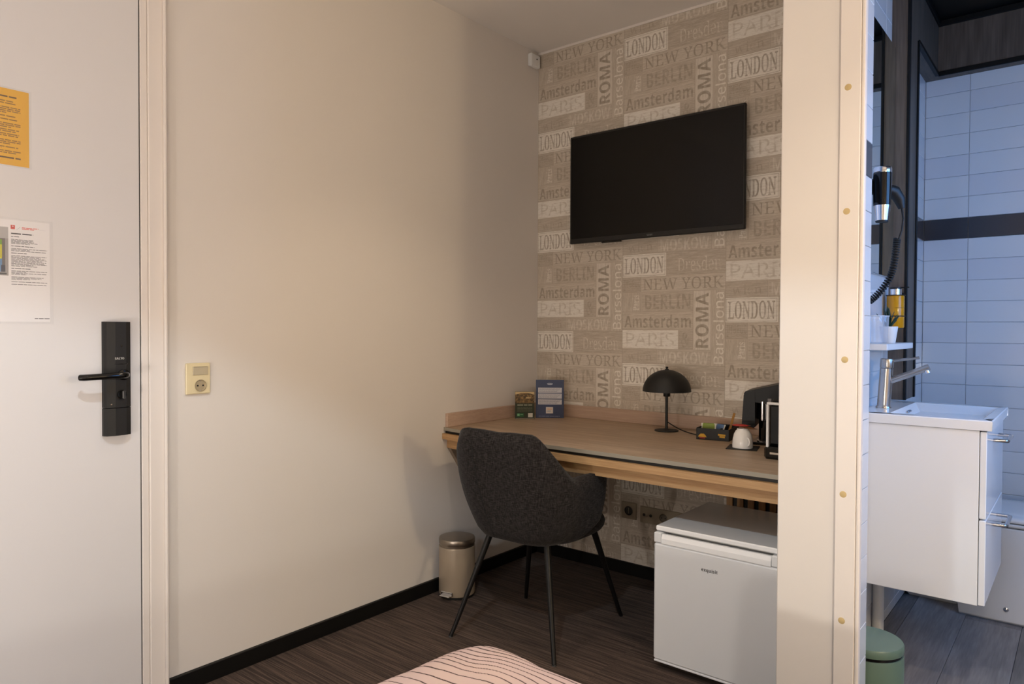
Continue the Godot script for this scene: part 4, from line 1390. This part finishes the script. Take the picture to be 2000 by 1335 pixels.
func plant(at: Vector3) -> void:
	var t := thing("potted_plant", "small green artificial plant in a white pot on the bathroom shelf", "plant", at)
	obj("pot", MB.new().lathe([Vector2(0, 0), Vector2(0.021, 0), Vector2(0.022, 0.001), Vector2(0.030, 0.057), Vector2(0.030, 0.060), Vector2(0.027, 0.060), Vector2(0.026, 0.052), Vector2(0, 0.052)], Transform3D(), 28), M.white, t)
	var gm := mat(Color(0.10, 0.21, 0.14), 0.5)
	gm.backlight_enabled = true
	gm.backlight = Color(0.05, 0.09, 0.04)
	var r := RandomNumberGenerator.new()
	r.seed = 141
	for k in 13:
		var a := TAU * k / 13.0 * 2.0 + r.randf() * 0.5
		var reach := r.randf_range(0.022, 0.055) * (0.45 if k < 5 else 1.0)
		var hgt := r.randf_range(0.06, 0.085) if k < 5 else r.randf_range(0.03, 0.062)
		var rows := []
		for i in 7:
			var u := i / 6.0
			var c := Vector3(cos(a) * reach * u, 0.05 + hgt * u * (1.25 - 0.25 * u), sin(a) * reach * u)
			var w := 0.0065 * sin(PI * clampf(0.12 + 0.88 * u, 0.0, 0.995)) + 0.0005
			var sd := Vector3(-sin(a), 0, cos(a)) * w
			var up := Vector3(-cos(a) * 0.3, 0.3, -sin(a) * 0.3) * 0.004
			rows.append([c - sd, c + up * 0.2, c + sd, c - up])
		obj("leaf", MB.new().grid(rows, false, true, true), gm, t)

func soap(at: Vector3) -> void:
	var t := thing("soap_bottle", "yellow soap bottle with a black pump hung on the wood pilaster", "bottle", at)
	var amber := mat(Color(0.80, 0.55, 0.02), 0.15)
	obj("body", MB.new().lathe([Vector2(0, 0), Vector2(0.029, 0), Vector2(0.031, 0.003), Vector2(0.031, 0.122), Vector2(0.028, 0.127), Vector2(0, 0.127)], Transform3D(), 32), amber, t)
	obj("collar", MB.new().lathe([Vector2(0, 0.127), Vector2(0.0205, 0.127), Vector2(0.0205, 0.150), Vector2(0, 0.150)], Transform3D(), 24), M.chrome, t, "silver collar")
	var pm := MB.new()
	pm.lathe([Vector2(0, 0.150), Vector2(0.021, 0.150), Vector2(0.020, 0.158), Vector2(0, 0.159)], Transform3D(), 24)
	pm.box(Vector3(0.03, 0.156, 0), Vector3(0.035, 0.005, 0.008), 0.002)
	obj("pump", pm, M.black, t)
	obj("label", MB.new().tube(range(12).map(func(k): return Vector3(0.0311 * cos(-0.3 + 0.16 * k), 0.077, 0.0311 * sin(-0.3 + 0.16 * k))), 0.0008, 4), mat(Color(0.55, 0.40, 0.10)), t)
	var h := thing("bottle_holder", "black wire holder round the yellow soap bottle", "holder", at)
	for y in [0.045, 0.126]:
		obj("wire_ring", MB.new().tube(range(24).map(func(k): return Vector3(0.0328 * cos(TAU * k / 24), y, 0.0328 * sin(TAU * k / 24))), 0.0018, 6, true), M.black, h)
	obj("arm", MB.new().tube([Vector3(0.0, 0.045, -0.033), Vector3(0.0, 0.045, -0.0885)], 0.0022, 8), M.black, h)
	obj("back_plate", MB.new().box(Vector3(0.0, 0.085, -0.0895), Vector3(0.034, 0.11, 0.003), 0.001), M.black, h)

func dryer() -> void:
	var t := thing("hair_dryer", "black and chrome hair dryer hanging on its coiled cord beside the mirror", "hair dryer", Vector3(1.786, 0, 0.45))
	obj("barrel", MB.new().lathe([Vector2(0, 1.630), Vector2(0.0265, 1.630), Vector2(0.0275, 1.66), Vector2(0.0285, 1.70), Vector2(0.0285, 1.738), Vector2(0, 1.738)], Transform3D(), 32), M.gloss_black, t)
	obj("air_intake", MB.new().lathe([Vector2(0, 1.738), Vector2(0.0280, 1.738), Vector2(0.0285, 1.741), Vector2(0.0285, 1.752), Vector2(0.026, 1.757), Vector2(0, 1.757)], Transform3D(), 32), M.chrome, t, "chrome end ring")
	obj("nozzle", MB.new().lathe([Vector2(0, 1.580), Vector2(0.0205, 1.580), Vector2(0.0225, 1.60), Vector2(0.0262, 1.630), Vector2(0, 1.630)], Transform3D(), 32), M.chrome, t, "chrome nozzle")
	obj("nozzle_mouth", MB.new().lathe([Vector2(0, 1.5745), Vector2(0.019, 1.5745), Vector2(0.0205, 1.58), Vector2(0, 1.58)], Transform3D(), 28), M.black, t)
	# folded handle behind the barrel
	obj("handle", MB.new().tube([Vector3(0.012, 1.69, -0.028), Vector3(0.026, 1.682, -0.05), Vector3(0.040, 1.655, -0.065), Vector3(0.046, 1.625, -0.070)], [0.016, 0.020, 0.018, 0.010], 16), M.black, t)
	obj("wall_hook", MB.new().box(Vector3(-0.055, 1.70, -0.02), Vector3(0.06, 0.05, 0.035), 0.008), M.black, t)
	var cd := [Vector3(0.046, 1.628, -0.07), Vector3(0.052, 1.59, -0.066), Vector3(0.049, 1.55, -0.06), Vector3(0.04, 1.518, -0.055)]
	obj("cord", MB.new().tube(cd, 0.0032, 8), M.black, t)
	# coiled part: a helix along a hanging curve
	var cv := Curve3D.new()
	cv.add_point(Vector3(0.037, 1.522, -0.052), Vector3.ZERO, Vector3(0.0, -0.05, 0.0))
	cv.add_point(Vector3(0.018, 1.395, -0.05), Vector3(0.012, 0.05, 0), Vector3(-0.012, -0.04, 0))
	cv.add_point(Vector3(-0.045, 1.312, -0.045), Vector3(0.035, 0.004, 0.0), Vector3(-0.02, 0.0, 0))
	cv.add_point(Vector3(-0.075, 1.335, -0.042), Vector3(0.015, -0.012, 0), Vector3.ZERO)
	var ln := cv.get_baked_length()
	var pts := []
	var turns := 34
	for k in turns * 10 + 1:
		var d := ln * k / (turns * 10.0)
		var p := cv.sample_baked(d, true)
		var q := cv.sample_baked(minf(d + 0.002, ln), true) - cv.sample_baked(maxf(d - 0.002, 0.0), true)
		var tg := q.normalized()
		var b1 := Vector3(0, 0, 1)
		var b2 := tg.cross(b1).normalized()
		var a := TAU * k / 10.0
		pts.append(p + (b1 * cos(a) + b2 * sin(a)) * 0.0095)
	obj("coiled_cord", MB.new().tube(pts, 0.0029, 6), M.black, t)

func toilet() -> void:
	var t := thing("toilet", "white floor-standing toilet with its lid down behind the cabinet", "toilet", Vector3(1.701, 0.0305, -0.56))
	# pan: rounded block, straight sides, round front towards +x
	var ring := func(x0: float, x1: float, hw: float, y: float) -> Array:
		var r := []
		r.append(Vector3(x0, y, -hw))
		for k in 17:
			var a := -PI / 2 + PI * k / 16.0
			r.append(Vector3(x1 - hw * 0.95 + hw * 0.95 * cos(a), y, hw * sin(a)))
		r.append(Vector3(x0, y, hw))
		return r
	obj("pan", MB.new().grid([ring.call(0.222, 0.60, 0.168, 0.0), ring.call(0.222, 0.605, 0.172, 0.012), ring.call(0.20, 0.64, 0.180, 0.20), ring.call(0.17, 0.665, 0.186, 0.33), ring.call(0.16, 0.67, 0.188, 0.385), ring.call(0.16, 0.665, 0.184, 0.39)], false, true, true), M.gloss_white, t)
	obj("seat", MB.new().grid([ring.call(0.165, 0.67, 0.185, 0.3935), ring.call(0.16, 0.678, 0.191, 0.397), ring.call(0.16, 0.678, 0.191, 0.406), ring.call(0.165, 0.674, 0.188, 0.409)], false, true, true), M.gloss_white, t)
	obj("lid", MB.new().grid([ring.call(0.165, 0.672, 0.187, 0.4125), ring.call(0.16, 0.68, 0.192, 0.416), ring.call(0.16, 0.678, 0.190, 0.428), ring.call(0.17, 0.655, 0.172, 0.437), ring.call(0.2, 0.56, 0.1, 0.441)], false, true, true), M.gloss_white, t)
	obj("cistern", MB.new().box(Vector3(0.078, 0.60, 0), Vector3(0.15, 0.36, 0.36), 0.015), M.gloss_white, t)
	obj("inlet", MB.new().box(Vector3(0.11, 0.2, 0), Vector3(0.22, 0.40, 0.16), 0.02), M.gloss_white, t)
	obj("fixing_cap", MB.new().lathe([Vector2(0, 0), Vector2(0.011, 0), Vector2(0.009, 0.006), Vector2(0, 0.008)], Transform3D(Basis(Vector3(1, 0, 0), PI / 2), Vector3(0.385, 0.058, 0.172)), 16), M.chrome, t, "chrome screw cap")

# ------------------------------------------------------------------ small fittings on the walls
func wall_fittings() -> void:
	# combined switch and socket on the cream wall; local +z is the room's +x
	var s := thing("wall_socket", "ivory combined light switch and socket on the cream wall", "socket", Vector3(0.0005, 1.041, 1.899), PI / 2)
	obj("plate", MB.new().box(Vector3(0, 0, 0.0045), Vector3(0.084, 0.104, 0.009), 0.0025), M.ivory, s)
	obj("rocker", MB.new().box(Vector3(0.006, 0.026, 0.0105), Vector3(0.052, 0.028, 0.004), 0.001, Basis(Vector3(1, 0, 0), 0.05)), mat(Color(0.74, 0.69, 0.58), 0.35), s)
	obj("rocker_line", MB.new().box(Vector3(0.006, 0.0395, 0.0126), Vector3(0.046, 0.0012, 0.0006)), mat(Color(0.35, 0.31, 0.26)), s)
	var w := obj("socket_well", MB.new().lathe([Vector2(0, 0.0), Vector2(0.0185, 0.0), Vector2(0.0205, 0.0025), Vector2(0.0185, 0.003), Vector2(0.0165, 0.0006), Vector2(0, 0.0006)], Transform3D(Basis(Vector3(1, 0, 0), PI / 2), Vector3(0.006, -0.0235, 0.009)), 28), mat(Color(0.66, 0.60, 0.48), 0.4), s)
	for q in [-1, 1]:
		obj("pin_hole", MB.new().lathe([Vector2(0, 0), Vector2(0.0032, 0), Vector2(0.0032, 0.0008), Vector2(0, 0.0008)], Transform3D(Basis(Vector3(1, 0, 0), PI / 2), Vector3(0.006 + 0.0092 * q, -0.0235, 0.0094)), 10), M.black, w)
		obj("earth_clip", MB.new().box(Vector3(0.006, -0.0235 + 0.0165 * q, 0.0112), Vector3(0.005, 0.003, 0.003), 0.0008), M.steel, w)
	# sockets under the desk
	var grey := mat(Color(0.60, 0.55, 0.47), 0.45)
	var hole := mat(Color(0.16, 0.14, 0.12), 0.5)
	var a := thing("wall_socket", "single square socket under the desk nearest the chair", "socket", Vector3(0.578, 0.3175, 0.0008))
	obj("plate", MB.new().box(Vector3(0, 0, 0.004), Vector3(0.082, 0.082, 0.008), 0.002), grey, a)
	obj("socket_well", MB.new().lathe([Vector2(0, 0.0), Vector2(0.021, 0.0), Vector2(0.0225, 0.003), Vector2(0.0205, 0.0035), Vector2(0.0185, 0.0006), Vector2(0, 0.0006)], Transform3D(Basis(Vector3(1, 0, 0), PI / 2), Vector3(0, 0, 0.008)), 28), hole, a)
	obj("earth_clip", MB.new().box(Vector3(0, 0, 0.0092), Vector3(0.004, 0.03, 0.0016), 0.0006), grey, a)
	var b := thing("wall_socket", "long double socket plate under the desk beside the fridge", "socket", Vector3(0.755, 0.312, 0.0008))
	obj("plate", MB.new().box(Vector3(0, 0, 0.004), Vector3(0.228, 0.080, 0.008), 0.002), grey, b)
	for x in [-0.092, -0.056]:
		obj("aerial_hole", MB.new().lathe([Vector2(0, 0), Vector2(0.0068, 0), Vector2(0.0075, 0.0014), Vector2(0.0052, 0.0016), Vector2(0.004, 0.0004), Vector2(0, 0.0004)], Transform3D(Basis(Vector3(1, 0, 0), PI / 2), Vector3(x, 0, 0.008)), 16), hole, b)
	for x in [0.012, 0.082]:
		var ww := obj("socket_well", MB.new().lathe([Vector2(0, 0.0), Vector2(0.0195, 0.0), Vector2(0.021, 0.003), Vector2(0.019, 0.0035), Vector2(0.017, 0.0006), Vector2(0, 0.0006)], Transform3D(Basis(Vector3(1, 0, 0), PI / 2), Vector3(x, 0, 0.008)), 28), mat(Color(0.40, 0.36, 0.30), 0.5), b)
		for q in [-1, 1]:
			obj("pin_hole", MB.new().lathe([Vector2(0, 0), Vector2(0.0034, 0), Vector2(0.0034, 0.0008), Vector2(0, 0.0008)], Transform3D(Basis(Vector3(1, 0, 0), PI / 2), Vector3(x + 0.0092 * q, 0, 0.0084)), 10), M.black, ww)
	# sensor in the ceiling corner
	var d := thing("sensor", "small white plastic box with a dark dot in the corner under the ceiling", "sensor", Vector3(0.0005, 2.641, 0.058))
	obj("body", MB.new().box(Vector3(0.013, 0, 0), Vector3(0.026, 0.066, 0.078), 0.004), M.white, d)
	obj("dot", MB.new().lathe([Vector2(0, 0), Vector2(0.0045, 0), Vector2(0.004, 0.0015), Vector2(0, 0.002)], Transform3D(Basis(Vector3(0, 0, 1), -PI / 2), Vector3(0.026, 0.008, -0.008)), 12), M.black, d)
